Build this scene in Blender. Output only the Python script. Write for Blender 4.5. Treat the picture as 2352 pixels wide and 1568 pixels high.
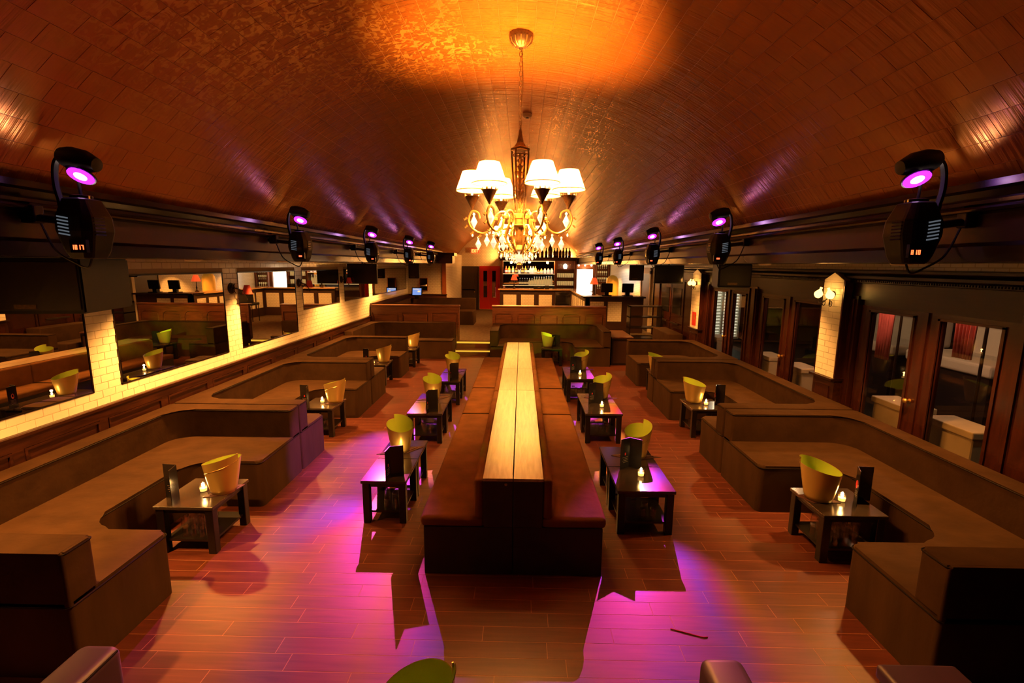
import bpy, bmesh, math, random
from mathutils import Vector, Matrix
random.seed(7)
for o in list(bpy.data.objects): bpy.data.objects.remove(o, do_unlink=True)
S = bpy.context.scene
COL = S.collection
PI = math.pi

# ------------------------------------------------------------------ camera, world, exposure
F_PX, VPX, VPY, ROLL, CAMH = 1084.0, 20.4, -176.0, 0.0065, 2.6
p_ = math.atan(-VPY / F_PX); yw = math.atan(VPX / math.hypot(F_PX, VPY))
fw = Vector((-math.sin(yw) * math.cos(p_), math.cos(yw) * math.cos(p_), -math.sin(p_)))
rt = fw.cross(Vector((0, 0, 1))).normalized(); up = rt.cross(fw)
c_, s_ = math.cos(ROLL), math.sin(ROLL)
rt, up = c_ * rt + s_ * up, -s_ * rt + c_ * up
cam = bpy.data.objects.new('camera', bpy.data.cameras.new('camera')); COL.objects.link(cam)
cam.data.sensor_width = 36.0; cam.data.sensor_fit = 'HORIZONTAL'; cam.data.lens = F_PX / 2352.0 * 36.0
cam.data.clip_start = 0.05; cam.data.clip_end = 200
m = Matrix((rt, up, -fw)).transposed().to_4x4(); m.translation = Vector((0, 0, CAMH)); cam.matrix_world = m
S.camera = cam
W = bpy.data.worlds.new('night'); S.world = W; W.use_nodes = True
W.node_tree.nodes['Background'].inputs[0].default_value = (0.05, 0.03, 0.02, 1)
W.node_tree.nodes['Background'].inputs[1].default_value = 0.02
S.view_settings.view_transform = 'Standard'; S.view_settings.look = 'None'
S.view_settings.gamma = 1.0; S.view_settings.use_curve_mapping = False
S.view_settings.exposure = 0.0

WARM = (1.0, 0.39, 0.075)
P_CHAND = 310.0      # per bulb
P_DOWN = 780.0   # per soffit downlight
P_UP = 6.0     # upward spill of each scanner lens

# ------------------------------------------------------------------ materials
MAT = {}
def nt(name):
    mt = bpy.data.materials.new(name); mt.use_nodes = True; n = mt.node_tree
    return mt, n, n.nodes['Principled BSDF']
def spec(b, v): b.inputs['Specular IOR Level'].default_value = v
def mat(name, col, rough=0.5, metal=0.0, sp=0.5, var=0.0, vscale=6.0, bump=0.0, bscale=40.0, stretch=(1, 1, 1), emit=None, es=0.0, sheen=0.0, coat=0.0):
    mt, n, b = nt(name)
    b.inputs['Base Color'].default_value = (*col, 1); b.inputs['Roughness'].default_value = rough
    b.inputs['Metallic'].default_value = metal; spec(b, sp)
    if sheen: b.inputs['Sheen Weight'].default_value = sheen
    if coat: b.inputs['Coat Weight'].default_value = coat; b.inputs['Coat Roughness'].default_value = 0.12
    if emit: b.inputs['Emission Color'].default_value = (*emit, 1); b.inputs['Emission Strength'].default_value = es
    if var or bump:
        g = n.nodes.new('ShaderNodeNewGeometry'); mp = n.nodes.new('ShaderNodeMapping'); mp.inputs['Scale'].default_value = stretch
        n.links.new(g.outputs['Position'], mp.inputs[0])
    if var:
        t = n.nodes.new('ShaderNodeTexNoise'); t.inputs['Scale'].default_value = vscale; t.inputs['Detail'].default_value = 5
        n.links.new(mp.outputs[0], t.inputs['Vector'])
        r = n.nodes.new('ShaderNodeValToRGB'); r.color_ramp.elements[0].position = 0.3; r.color_ramp.elements[1].position = 0.7
        r.color_ramp.elements[0].color = (*[c * (1 - var) for c in col], 1); r.color_ramp.elements[1].color = (*[min(1, c * (1 + var)) for c in col], 1)
        n.links.new(t.outputs['Fac'], r.inputs[0]); n.links.new(r.outputs[0], b.inputs['Base Color'])
    if bump:
        t2 = n.nodes.new('ShaderNodeTexNoise'); t2.inputs['Scale'].default_value = bscale; t2.inputs['Detail'].default_value = 3
        n.links.new(mp.outputs[0], t2.inputs['Vector'])
        bp = n.nodes.new('ShaderNodeBump'); bp.inputs['Strength'].default_value = bump; bp.inputs['Distance'].default_value = 0.02
        n.links.new(t2.outputs['Fac'], bp.inputs['Height']); n.links.new(bp.outputs[0], b.inputs['Normal'])
    MAT[name] = mt; return mt
def emis(name, col, st):
    mt = bpy.data.materials.new(name); mt.use_nodes = True; n = mt.node_tree; n.nodes.clear()
    e = n.nodes.new('ShaderNodeEmission'); e.inputs[0].default_value = (*col, 1); e.inputs[1].default_value = st
    o = n.nodes.new('ShaderNodeOutputMaterial'); n.links.new(e.outputs[0], o.inputs[0]); MAT[name] = mt
def glass(name, tint=(0.95, 0.95, 0.95), rough=0.02, refl=1.0):
    mt = bpy.data.materials.new(name); mt.use_nodes = True; n = mt.node_tree; n.nodes.clear()
    t = n.nodes.new('ShaderNodeBsdfTransparent'); t.inputs[0].default_value = (*tint, 1)
    g = n.nodes.new('ShaderNodeBsdfGlossy'); g.inputs['Roughness'].default_value = rough
    f = n.nodes.new('ShaderNodeLayerWeight'); f.inputs[0].default_value = 0.5
    pw = n.nodes.new('ShaderNodeMath'); pw.operation = 'POWER'; pw.inputs[1].default_value = 5.0; n.links.new(f.outputs['Facing'], pw.inputs[0])
    k = n.nodes.new('ShaderNodeMath'); k.operation = 'MULTIPLY_ADD'; k.inputs[1].default_value = 0.9; k.inputs[2].default_value = 0.05 * refl; k.use_clamp = True; n.links.new(pw.outputs[0], k.inputs[0])
    x = n.nodes.new('ShaderNodeMixShader'); n.links.new(k.outputs[0], x.inputs[0]); n.links.new(t.outputs[0], x.inputs[1]); n.links.new(g.outputs[0], x.inputs[2])
    o = n.nodes.new('ShaderNodeOutputMaterial'); n.links.new(x.outputs[0], o.inputs[0]); MAT[name] = mt
def brick(name, c1, mortar, sx, sz, axis='xz', rough=0.25):
    mt, n, b = nt(name)
    g = n.nodes.new('ShaderNodeNewGeometry'); sp_ = n.nodes.new('ShaderNodeSeparateXYZ'); cb = n.nodes.new('ShaderNodeCombineXYZ')
    n.links.new(g.outputs['Position'], sp_.inputs[0])
    n.links.new(sp_.outputs['X' if axis[0] == 'x' else 'Y'], cb.inputs[0]); n.links.new(sp_.outputs['Z'], cb.inputs[1])
    t = n.nodes.new('ShaderNodeTexBrick'); n.links.new(cb.outputs[0], t.inputs['Vector'])
    t.inputs['Color1'].default_value = (*c1, 1); t.inputs['Color2'].default_value = (*[x * 0.94 for x in c1], 1); t.inputs['Mortar'].default_value = (*mortar, 1)
    t.inputs['Scale'].default_value = 1.0; t.inputs['Brick Width'].default_value = sx; t.inputs['Row Height'].default_value = sz; t.inputs['Mortar Size'].default_value = 0.005
    n.links.new(t.outputs['Color'], b.inputs['Base Color']); b.inputs['Roughness'].default_value = rough
    MAT[name] = mt

def wood(name, c1, c2, rough, axis, sc=3.0, coat=0.0):
    mt, n, b = nt(name)
    g = n.nodes.new('ShaderNodeNewGeometry'); mp = n.nodes.new('ShaderNodeMapping')
    st = {'x': (1, 12, 12), 'y': (12, 1, 12), 'z': (12, 12, 1)}[axis]; mp.inputs['Scale'].default_value = st
    n.links.new(g.outputs['Position'], mp.inputs[0])
    oi = n.nodes.new('ShaderNodeObjectInfo'); ad = n.nodes.new('ShaderNodeVectorMath'); ad.operation = 'ADD'
    ml = n.nodes.new('ShaderNodeMath'); ml.operation = 'MULTIPLY'; ml.inputs[1].default_value = 40; n.links.new(oi.outputs['Random'], ml.inputs[0])
    n.links.new(mp.outputs[0], ad.inputs[0]); n.links.new(ml.outputs[0], ad.inputs[1])
    t = n.nodes.new('ShaderNodeTexNoise'); t.inputs['Scale'].default_value = sc; t.inputs['Detail'].default_value = 6; t.inputs['Distortion'].default_value = 0.6
    n.links.new(ad.outputs[0], t.inputs['Vector'])
    r = n.nodes.new('ShaderNodeValToRGB'); r.color_ramp.elements[0].position = 0.32; r.color_ramp.elements[1].position = 0.68
    r.color_ramp.elements[0].color = (*c1, 1); r.color_ramp.elements[1].color = (*c2, 1)
    n.links.new(t.outputs['Fac'], r.inputs[0])
    mx = n.nodes.new('ShaderNodeMixRGB'); mx.blend_type = 'MULTIPLY'; mx.inputs[0].default_value = 0.35
    rr = n.nodes.new('ShaderNodeMapRange'); rr.inputs[3].default_value = 0.6; rr.inputs[4].default_value = 1.15; n.links.new(oi.outputs['Random'], rr.inputs[0])
    cm = n.nodes.new('ShaderNodeCombineXYZ'); [n.links.new(rr.outputs[0], cm.inputs[i]) for i in range(3)]
    n.links.new(r.outputs[0], mx.inputs[1]); n.links.new(cm.outputs[0], mx.inputs[2]); n.links.new(mx.outputs[0], b.inputs['Base Color'])
    b.inputs['Roughness'].default_value = rough
    if coat: b.inputs['Coat Weight'].default_value = coat; b.inputs['Coat Roughness'].default_value = 0.15
    bp = n.nodes.new('ShaderNodeBump'); bp.inputs['Strength'].default_value = 0.06; bp.inputs['Distance'].default_value = 0.01
    n.links.new(t.outputs['Fac'], bp.inputs['Height']); n.links.new(bp.outputs[0], b.inputs['Normal'])
    MAT[name] = mt

wood('floor_wood', (0.078, 0.018, 0.010), (0.125, 0.031, 0.017), 0.42, 'x', 2.2)
mat('floor_joint', (0.27, 0.105, 0.05), 0.6)
wood('mahogany', (0.018, 0.0042, 0.0025), (0.042, 0.009, 0.0045), 0.26, 'z', 3.0, 0.15)
wood('mahogany_h', (0.009, 0.0024, 0.0014), (0.020, 0.005, 0.0025), 0.34, 'y', 3.0, 0.0)
wood('panel_wood', (0.06, 0.016, 0.006), (0.13, 0.040, 0.014), 0.38, 'x', 2.5)
wood('wainscot_wood', (0.014, 0.0034, 0.0018), (0.044, 0.012, 0.0045), 0.30, 'y', 2.5)
wood('table_wood', (0.42, 0.30, 0.18), (0.56, 0.42, 0.27), 0.30, 'y', 3.0)
mat('espresso', (0.0065, 0.0042, 0.0032), 0.30, 0, 0.5, 0.3, 20)
mat('table_top', (0.032, 0.022, 0.017), 0.18, 0, 0.6, 0.1, 20)
mat('suede', (0.034, 0.0165, 0.0070), 0.85, 0, 0.06, 0.18, 5.0, 0.35, 9.0, (1, 1, 1))
mat('suede_seat', (0.042, 0.0205, 0.0085), 0.8, 0, 0.08, 0.2, 4.0, 0.25, 9.0, (1.0, 1.6, 0.4))
mat('piping', (0.008, 0.004, 0.002), 0.7, 0, 0.1)
mat('bench_fabric', (0.185, 0.076, 0.020), 0.85, 0, 0.1, 0.2, 4.0, 0.3, 10)
mat('bench_end', (0.030, 0.020, 0.014), 0.55, 0, 0.4, 0.2, 5)
mat('leather_fg', (0.045, 0.018, 0.050), 0.5, 0, 0.5, 0.15, 6)  # leather tinted violet to carry the violet beam light in its colour
mat('black', (0.0035, 0.003, 0.0026), 0.5, 0, 0.25)
mat('black_gloss', (0.010, 0.009, 0.009), 0.15, 0, 0.6)
mat('soffit_dark', (0.010, 0.005, 0.0035), 0.22, 0, 0.5)
mat('soffit_panel', (0.030, 0.013, 0.006), 0.4, 0, 0.4, 0.15, 3)
mat('tile', (0.80, 0.76, 0.66), 0.12, 0, 0.5, 0.04, 3)
mat('grout', (0.42, 0.36, 0.27), 0.8)
brick('tile_far', (0.76, 0.70, 0.58), (0.52, 0.44, 0.32), 0.130, 0.065, 'xz')
brick('tile_far_y', (0.76, 0.70, 0.58), (0.52, 0.44, 0.32), 0.130, 0.065, 'yz')
mat('mirror', (0.80, 0.80, 0.78), 0.0, 1.0)
mat('bucket_gold', (0.58, 0.42, 0.13), 0.30, 0.55, 0.5)
mat('bucket_green', (0.38, 0.52, 0.05), 0.45, 0, 0.4)
mat('napkin', (0.060, 0.018, 0.012), 0.75)
mat('menu_black', (0.012, 0.010, 0.010), 0.2, 0, 0.6)
mat('menu_red', (0.5, 0.02, 0.02), 0.4)
mat('menu_print', (0.14, 0.10, 0.07), 0.4)
glass('clear_glass', (0.93, 0.93, 0.92), 0.10, 3.0)
glass('door_glass', (0.72, 0.70, 0.66), 0.0, 1.0)
glass('bottle_clear', (0.85, 0.87, 0.84), 0.05, 1.6)
mat('wax', (0.8, 0.6, 0.35), 0.5, emit=(1.0, 0.45, 0.1), es=3.0)
emis('flame', (1.0, 0.62, 0.22), 60)
mat('brass', (0.62, 0.40, 0.14), 0.3, 0.9)
mat('bronze', (0.10, 0.052, 0.022), 0.38, 0.6, 0.5, 0.3, 60)
mat('gilt', (0.46, 0.28, 0.10), 0.32, 0.7, 0.5, 0.2, 60)
emis('lit_panel', (1.0, 0.95, 0.72), 1.6)
emis('vent_glint', (0.75, 0.85, 1.0), 0.12)
mat('iron', (0.02, 0.012, 0.008), 0.4, 0.4)
mat('red_shade', (0.35, 0.02, 0.012), 0.7, emit=(0.6, 0.03, 0.01), es=0.10)  # slight emission lifts the red although these sconces are unlit
mat('red_shade_lit', (0.6, 0.06, 0.02), 0.7, emit=(1.0, 0.10, 0.02), es=0.9)
emis('screen_blue', (0.25, 0.40, 0.9), 0.9)
emis('screen_dark', (0.02, 0.06, 0.12), 0.4)
emis('led_red', (1.0, 0.06, 0.02), 5.0)
emis('led_hot', (1.0, 0.10, 0.025), 4.5)
emis('exit_red', (1.0, 0.06, 0.02), 2.2)
emis('exit_letter', (1.0, 0.55, 0.10), 3.0)
emis('mirror_glow_white', (1.0, 0.55, 1.0), 18.0)
emis('mirror_glow_purple', (0.50, 0.02, 1.0), 3.5)
emis('bulb', (1.0, 0.60, 0.20), 30.0)
emis('downlight_glow', (1.0, 0.62, 0.25), 6.0)
emis('flame_glass', (1.0, 0.52, 0.10), 6.0)
emis('window_glow', (1.0, 0.88, 0.66), 4.5)
emis('step_light', (1.0, 0.52, 0.04), 0.95)
emis('shelf_glow', (1.0, 0.60, 0.22), 1.3)
mat('red_door', (0.60, 0.012, 0.006), 0.35, 0, 0.5)
mat('door_dark', (0.030, 0.014, 0.008), 0.4)
mat('trim_orange', (0.34, 0.10, 0.03), 0.4)
mat('cream', (0.62, 0.52, 0.36), 0.6, 0, 0.4, 0.12, 4)
mat('cream_paint', (0.65, 0.55, 0.40), 0.5)
mat('pink_cloth', (0.85, 0.20, 0.19), 0.8, 0, 0.2, 0.2, 5)
mat('white_cloth', (0.75, 0.70, 0.60), 0.8)
mat('patio_floor', (0.025, 0.018, 0.014), 0.6, 0, 0.3, 0.3, 3)
mat('patio_wall', (0.025, 0.015, 0.012), 0.8, 0, 0.3, 0.3, 3)
mat('louvre', (0.7, 0.72, 0.62), 0.5)
mat('champagne', (0.018, 0.012, 0.006), 0.2, 0, 0.6)
mat('amber', (0.75, 0.40, 0.06), 0.35, 0.3, emit=(1.0, 0.5, 0.05), es=0.15)  # emission puts an amber-lit look into the tank colour
mat('bar_top', (0.50, 0.30, 0.14), 0.15, 0, 0.6)
mat('bar_dark', (0.035, 0.014, 0.008), 0.35)
mat('shelf_wood', (0.16, 0.05, 0.02), 0.4)
mat('carpet', (0.10, 0.07, 0.045), 0.9, 0, 0.1, 0.3, 10)
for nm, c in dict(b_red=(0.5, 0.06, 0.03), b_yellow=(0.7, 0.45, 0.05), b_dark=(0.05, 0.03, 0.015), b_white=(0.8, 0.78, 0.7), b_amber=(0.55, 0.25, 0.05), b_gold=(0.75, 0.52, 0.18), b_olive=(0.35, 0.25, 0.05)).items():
    mat(nm, c, 0.2, 0, 0.6, emit=c, es=0.45)  # bottles and glasses glow by emission in place of shelf light
mat('crystal', (0.9, 0.85, 0.75), 0.08, 0, 0.8, emit=(1.0, 0.80, 0.5), es=0.9)  # own emission stands in for lamplight caught in the crystal

def ceiling_mat():
    mt, n, b = nt('ceiling_gold')
    g = n.nodes.new('ShaderNodeNewGeometry')
    def noise(sc, det, stretch=(1, 1, 1), dist=0.0):
        mp = n.nodes.new('ShaderNodeMapping'); mp.inputs['Scale'].default_value = stretch; n.links.new(g.outputs['Position'], mp.inputs[0])
        t = n.nodes.new('ShaderNodeTexNoise'); t.inputs['Scale'].default_value = sc; t.inputs['Detail'].default_value = det; t.inputs['Distortion'].default_value = dist
        n.links.new(mp.outputs[0], t.inputs['Vector']); return t
    a = noise(13.0, 8, (1, 1, 1), 1.6); bb = noise(0.6, 2)
    r = n.nodes.new('ShaderNodeValToRGB'); r.color_ramp.elements[0].position = 0.51; r.color_ramp.elements[1].position = 0.57
    r.color_ramp.elements[0].color = (0, 0, 0, 1); r.color_ramp.elements[1].color = (1, 1, 1, 1); n.links.new(a.outputs['Fac'], r.inputs[0])
    r2 = n.nodes.new('ShaderNodeValToRGB'); r2.color_ramp.elements[0].position = 0.42; r2.color_ramp.elements[1].position = 0.60
    r2.color_ramp.elements[0].color = (0.05, 0.05, 0.05, 1); r2.color_ramp.elements[1].color = (0.9, 0.9, 0.9, 1); n.links.new(bb.outputs['Fac'], r2.inputs[0])
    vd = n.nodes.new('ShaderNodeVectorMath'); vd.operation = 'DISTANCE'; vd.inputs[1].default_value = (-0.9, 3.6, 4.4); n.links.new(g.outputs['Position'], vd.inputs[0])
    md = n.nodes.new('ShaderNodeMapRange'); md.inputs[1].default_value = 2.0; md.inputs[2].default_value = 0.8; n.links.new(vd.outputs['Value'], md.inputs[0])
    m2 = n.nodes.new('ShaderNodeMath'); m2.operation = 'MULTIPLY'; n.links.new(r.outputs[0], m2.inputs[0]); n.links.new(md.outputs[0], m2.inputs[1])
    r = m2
    mu = n.nodes.new('ShaderNodeMath'); mu.operation = 'MULTIPLY'; n.links.new(r.outputs[0], mu.inputs[0]); n.links.new(r2.outputs[0], mu.inputs[1])
    mx = n.nodes.new('ShaderNodeMixRGB'); mx.inputs[1].default_value = (0.36, 0.120, 0.016, 1); mx.inputs[2].default_value = (0.72, 0.40, 0.09, 1)
    n.links.new(mu.outputs[0], mx.inputs[0]); n.links.new(mx.outputs[0], b.inputs['Base Color'])
    b.inputs['Roughness'].default_value = 0.26; b.inputs['Metallic'].default_value = 0.55; spec(b, 0.5)
    st = noise(1.0, 4, (0.6, 34, 0.6)); st2 = noise(2.2, 2)
    ad = n.nodes.new('ShaderNodeMath'); ad.operation = 'MULTIPLY_ADD'; ad.inputs[1].default_value = 2.0
    n.links.new(st2.outputs['Fac'], ad.inputs[0]); n.links.new(st.outputs['Fac'], ad.inputs[2])
    bp = n.nodes.new('ShaderNodeBump'); bp.inputs['Strength'].default_value = 0.26; bp.inputs['Distance'].default_value = 0.02
    n.links.new(ad.outputs[0], bp.inputs['Height']); n.links.new(bp.outputs[0], b.inputs['Normal'])
    MAT['ceiling_gold'] = mt
ceiling_mat()
mat('ceiling_joint', (0.22, 0.070, 0.010), 0.4, 0.3)

def shade_mat():
    mt = bpy.data.materials.new('shade'); mt.use_nodes = True; n = mt.node_tree; n.nodes.clear()
    d = n.nodes.new('ShaderNodeBsdfDiffuse'); d.inputs[0].default_value = (0.85, 0.72, 0.5, 1)
    t = n.nodes.new('ShaderNodeBsdfTranslucent'); t.inputs[0].default_value = (0.80, 0.55, 0.26, 1)
    x = n.nodes.new('ShaderNodeMixShader'); x.inputs[0].default_value = 0.60
    n.links.new(d.outputs[0], x.inputs[1]); n.links.new(t.outputs[0], x.inputs[2])
    o = n.nodes.new('ShaderNodeOutputMaterial'); n.links.new(x.outputs[0], o.inputs[0]); MAT['shade'] = mt
shade_mat()

# ------------------------------------------------------------------ mesh helpers
def link(o, parent=None):
    COL.objects.link(o)
    if parent is not None: o.parent = parent
    return o
def tag(o, label=None, cat=None, group=None, kind=None):
    if label: o['label'] = label
    if cat: o['category'] = cat
    if group: o['group'] = group
    if kind: o['kind'] = kind
    return o
def obj(name, bm, m, parent=None, smooth=False, loc=(0, 0, 0), rot=(0, 0, 0)):
    me = bpy.data.meshes.new(name)
    bmesh.ops.recalc_face_normals(bm, faces=bm.faces)
    bm.to_mesh(me); bm.free()
    if smooth:
        for p in me.polygons: p.use_smooth = True
        if smooth != 'all': me.set_sharp_from_angle(angle=math.radians(40))
    me.materials.append(MAT[m])
    o = bpy.data.objects.new(name, me); o.location = loc; o.rotation_euler = rot
    return link(o, parent)
def thing(name, label, cat, loc=(0, 0, 0), rz=0.0, group=None):
    o = bpy.data.objects.new(name, None); o.location = loc; o.rotation_euler = (0, 0, rz); o.empty_display_size = 0.1
    link(o); return tag(o, label, cat, group)
def struct(name, bm, m, parent=None, smooth=False):
    o = obj(name, bm, m, parent, smooth)
    if parent is None: o['kind'] = 'structure'
    return o
def copytree(src, parent=None):
    o = src.copy(); COL.objects.link(o)
    if parent is not None: o.parent = parent
    for ch in list(src.children): copytree(ch, o)
    return o
def B(*args): 
    bm = bmesh.new()
    for a in args: bx(bm, *a)
    return bm
def bx(bm, x0, x1, y0, y1, z0, z1):
    v = [bm.verts.new((x, y, z)) for x in (x0, x1) for y in (y0, y1) for z in (z0, z1)]
    for f in ((0, 1, 3, 2), (4, 6, 7, 5), (0, 4, 5, 1), (2, 3, 7, 6), (0, 2, 6, 4), (1, 5, 7, 3)): bm.faces.new([v[i] for i in f])
    return v
def BB(x0, x1, y0, y1, z0, z1, r=0.01, seg=2):
    bm = B((x0, x1, y0, y1, z0, z1)); bmesh.ops.bevel(bm, geom=list(bm.edges), offset=r, segments=seg, profile=0.5, affect='EDGES'); return bm
def lathe(bm, prof, seg=16, c=(0, 0, 0), cap=True, sx=1.0, sy=1.0):
    rings = []
    for r, z in prof:
        if r < 1e-5: rings.append([bm.verts.new((c[0], c[1], c[2] + z))])
        else: rings.append([bm.verts.new((c[0] + sx * r * math.cos(2 * PI * i / seg), c[1] + sy * r * math.sin(2 * PI * i / seg), c[2] + z)) for i in range(seg)])
    for a, b in zip(rings, rings[1:]):
        for i in range(seg):
            j = (i + 1) % seg
            if len(a) == 1 and len(b) == 1: continue
            if len(a) == 1: bm.faces.new((a[0], b[i], b[j]))
            elif len(b) == 1: bm.faces.new((a[i], a[j], b[0]))
            else: bm.faces.new((a[i], a[j], b[j], b[i]))
    if cap:
        if len(rings[0]) > 1: bm.faces.new(rings[0])
        if len(rings[-1]) > 1: bm.faces.new(rings[-1])
    return bm
def LA(prof, seg=16, **k): return lathe(bmesh.new(), prof, seg, **k)
def tube(bm, pts, r, seg=6, closed=False):
    pts = [Vector(p) for p in pts]; n = len(pts); rings = []
    rr = r if isinstance(r, (list, tuple)) else [r] * n
    ref = None
    for i, p in enumerate(pts):
        if closed: d = pts[(i + 1) % n] - pts[i - 1]
        else: d = pts[min(i + 1, n - 1)] - pts[max(i - 1, 0)]
        d.normalize()
        if ref is None: ref = Vector((0, 0, 1)) if abs(d.z) < 0.9 else Vector((1, 0, 0))
        u = (ref - d * ref.dot(d)).normalized(); w = d.cross(u); ref = u
        rings.append([bm.verts.new(p + rr[i] * (math.cos(2 * PI * k / seg) * u + math.sin(2 * PI * k / seg) * w)) for k in range(seg)])
    rg = list(zip(rings, rings[1:])) + ([(rings[-1], rings[0])] if closed else [])
    for a, b in rg:
        for k in range(seg): bm.faces.new((a[k], a[(k + 1) % seg], b[(k + 1) % seg], b[k]))
    if not closed: bm.faces.new(rings[0]); bm.faces.new(rings[-1])
    return bm
def T(pts, r, seg=6, closed=False): return tube(bmesh.new(), pts, r, seg, closed)
def catmull(P, n=8):
    P = [Vector(p) for p in P]; out = []; Q = [2 * P[0] - P[1]] + P + [2 * P[-1] - P[-2]]
    for i in range(1, len(Q) - 2):
        for k in range(n):
            t = k / n; a, b, c, d = Q[i - 1], Q[i], Q[i + 1], Q[i + 2]
            out.append(0.5 * ((2 * b) + (c - a) * t + (2 * a - 5 * b + 4 * c - d) * t * t + (-a + 3 * b - 3 * c + d) * t ** 3))
    out.append(P[-1]); return out
def rpoly(pts, seg=6):
    """pts: (x,y,r) -> rounded polygon"""
    out = []; n = len(pts)
    for i in range(n):
        p = Vector(pts[i][:2]); a = Vector(pts[i - 1][:2]); b = Vector(pts[(i + 1) % n][:2]); r = pts[i][2]
        if r <= 0: out.append(p); continue
        u = (a - p).normalized(); v = (b - p).normalized(); half = u.angle(v) / 2
        d = r / math.tan(half); s = p + u * d; e = p + v * d; c = p + (u + v).normalized() * (r / math.sin(half))
        a0 = math.atan2(s.y - c.y, s.x - c.x); a1 = math.atan2(e.y - c.y, e.x - c.x); da = (a1 - a0 + PI) % (2 * PI) - PI
        for k in range(seg + 1): t = a0 + da * k / seg; out.append(Vector((c.x + r * math.cos(t), c.y + r * math.sin(t))))
    return out
def prism(poly, z0, z1, bev=0.0, seg=3):
    bm = bmesh.new(); lo = [bm.verts.new((p[0], p[1], z0)) for p in poly]; hi = [bm.verts.new((p[0], p[1], z1)) for p in poly]
    n = len(poly); bm.faces.new(list(reversed(lo))); bm.faces.new(hi)
    for i in range(n): bm.faces.new((lo[i], lo[(i + 1) % n], hi[(i + 1) % n], hi[i]))
    if bev:
        e = [x for x in bm.edges if x.verts[0].co.z > z1 - 1e-6 and x.verts[1].co.z > z1 - 1e-6]
        bmesh.ops.bevel(bm, geom=e, offset=bev, segments=seg, profile=0.5, affect='EDGES')
    return bm
def yprism(prof, y0, y1):
    """profile of (x,z) swept along y"""
    bm = bmesh.new(); a = [bm.verts.new((p[0], y0, p[1])) for p in prof]; b = [bm.verts.new((p[0], y1, p[1])) for p in prof]; n = len(prof)
    bm.faces.new(a); bm.faces.new(list(reversed(b)))
    for i in range(n): bm.faces.new((a[i], a[(i + 1) % n], b[(i + 1) % n], b[i]))
    return bm
def light(name, kind, loc, energy, col, size=0.03, parent=None, aim=None, angle=30, blend=0.4):
    l = bpy.data.lights.new(name, kind); l.energy = energy; l.color = col
    l.shadow_soft_size = size
    if kind == 'SPOT': l.spot_size = math.radians(angle); l.spot_blend = blend
    o = bpy.data.objects.new(name, l); o.location = loc; link(o, parent)
    if aim is not None: o.rotation_euler = (Vector(aim) - Vector(loc)).to_track_quat('-Z', 'Y').to_euler()
    return o

# ------------------------------------------------------------------ room dimensions
XL, XR = -4.42, 4.30
Y0, YP, YE = -4.0, 13.65, 23.5     # near wall, platform edge, end wall
ZP = 0.40
VCX, VR, VCZ = -0.20, 3.63, 0.94   # vault: circle centre x, radius, centre z
VHW = 2.95
SOFL, SOFR = VCX - VHW, VCX + VHW
ZSPR = VCZ + math.sqrt(VR * VR - VHW * VHW)
ZSB = 2.64

# floor -------------------------------------------------------------
floor = struct('floor', B((XL, XR, Y0, YP, -0.12, -0.0007)), 'floor_joint')
PW, PL, GAP = 0.14, 0.92, 0.0036
def plank_mesh():
    bm = bmesh.new(); hx, hy = PL / 2 - GAP / 2, PW / 2 - GAP / 2; bv = 0.0012
    b = [bm.verts.new((sx * hx, sy * hy, -0.006)) for sx, sy in ((-1, -1), (1, -1), (1, 1), (-1, 1))]
    t = [bm.verts.new((sx * (hx - bv), sy * (hy - bv), 0.0)) for sx, sy in ((-1, -1), (1, -1), (1, 1), (-1, 1))]
    bm.faces.new(t)
    for i in range(4): bm.faces.new((b[i], b[(i + 1) % 4], t[(i + 1) % 4], t[i]))
    me = bpy.data.meshes.new('plank'); bm.to_mesh(me); bm.free(); me.materials.append(MAT['floor_wood']); return me
pm = plank_mesh()
planks = []
for r in range(int((YP + 1.0) / PW)):
    y = -1.0 + (r + 0.5) * PW
    if y + PW / 2 > YP: break
    off = (0.34 * r + 0.11 * (r % 3)) % PL
    k = XL - off
    while k < XR:
        a, b = max(k, XL), min(k + PL, XR)
        if b - a > 0.04: planks.append(((a + b) / 2, y, b - a))
        k += PL
def rank_plank(p):
    x, y, l = p
    vis = (abs(x) < 2.7) and y > 2.0 and not (-0.8 < x < 0.7 and 3.7 < y < 10.4)
    return (0 if vis else 1, y)
planks.sort(key=rank_plank)
for x, y, l in planks[:300]:
    o = bpy.data.objects.new('plank', pm); o.location = (x, y, 0.0); o.scale = ((l - GAP) / (PL - GAP), 1, 1); link(o, floor)
bm = bmesh.new()
for x, y, l in planks[300:]:
    h = l / 2 - GAP / 2; w = PW / 2 - GAP / 2
    b = [bm.verts.new((x + sx * h, y + sy * w, -0.006)) for sx, sy in ((-1, -1), (1, -1), (1, 1), (-1, 1))]
    t = [bm.verts.new((x + sx * (h - .001), y + sy * (w - .001), 0)) for sx, sy in ((-1, -1), (1, -1), (1, 1), (-1, 1))]
    bm.faces.new(t)
    for i in range(4): bm.faces.new((b[i], b[(i + 1) % 4], t[(i + 1) % 4], t[i]))
tag(obj('plank_field', bm, 'floor_wood', floor), kind='stuff')

# raised platform and steps -----------------------------------------
plat = struct('floor_platform', B((XL, XR, YP, YE, -0.1, ZP)), 'carpet')
st = thing('entry_steps', 'two wooden steps with glowing amber riser strips leading up to the raised platform', 'steps', (-1.36, YP, 0))
obj('tread', B((-0.52, 0.50, -0.34, 0.0, 0.0, 0.19)), 'panel_wood', st)
obj('tread', B((-0.52, 0.50, -0.04, 0.0, 0.19, 0.398)), 'panel_wood', st)
obj('riser_light', B((-0.51, 0.49, -0.352, -0.338, 0.125, 0.165)), 'step_light', st)
obj('riser_light', B((-0.51, 0.49, -0.052, -0.038, 0.325, 0.375)), 'step_light', st)

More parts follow.
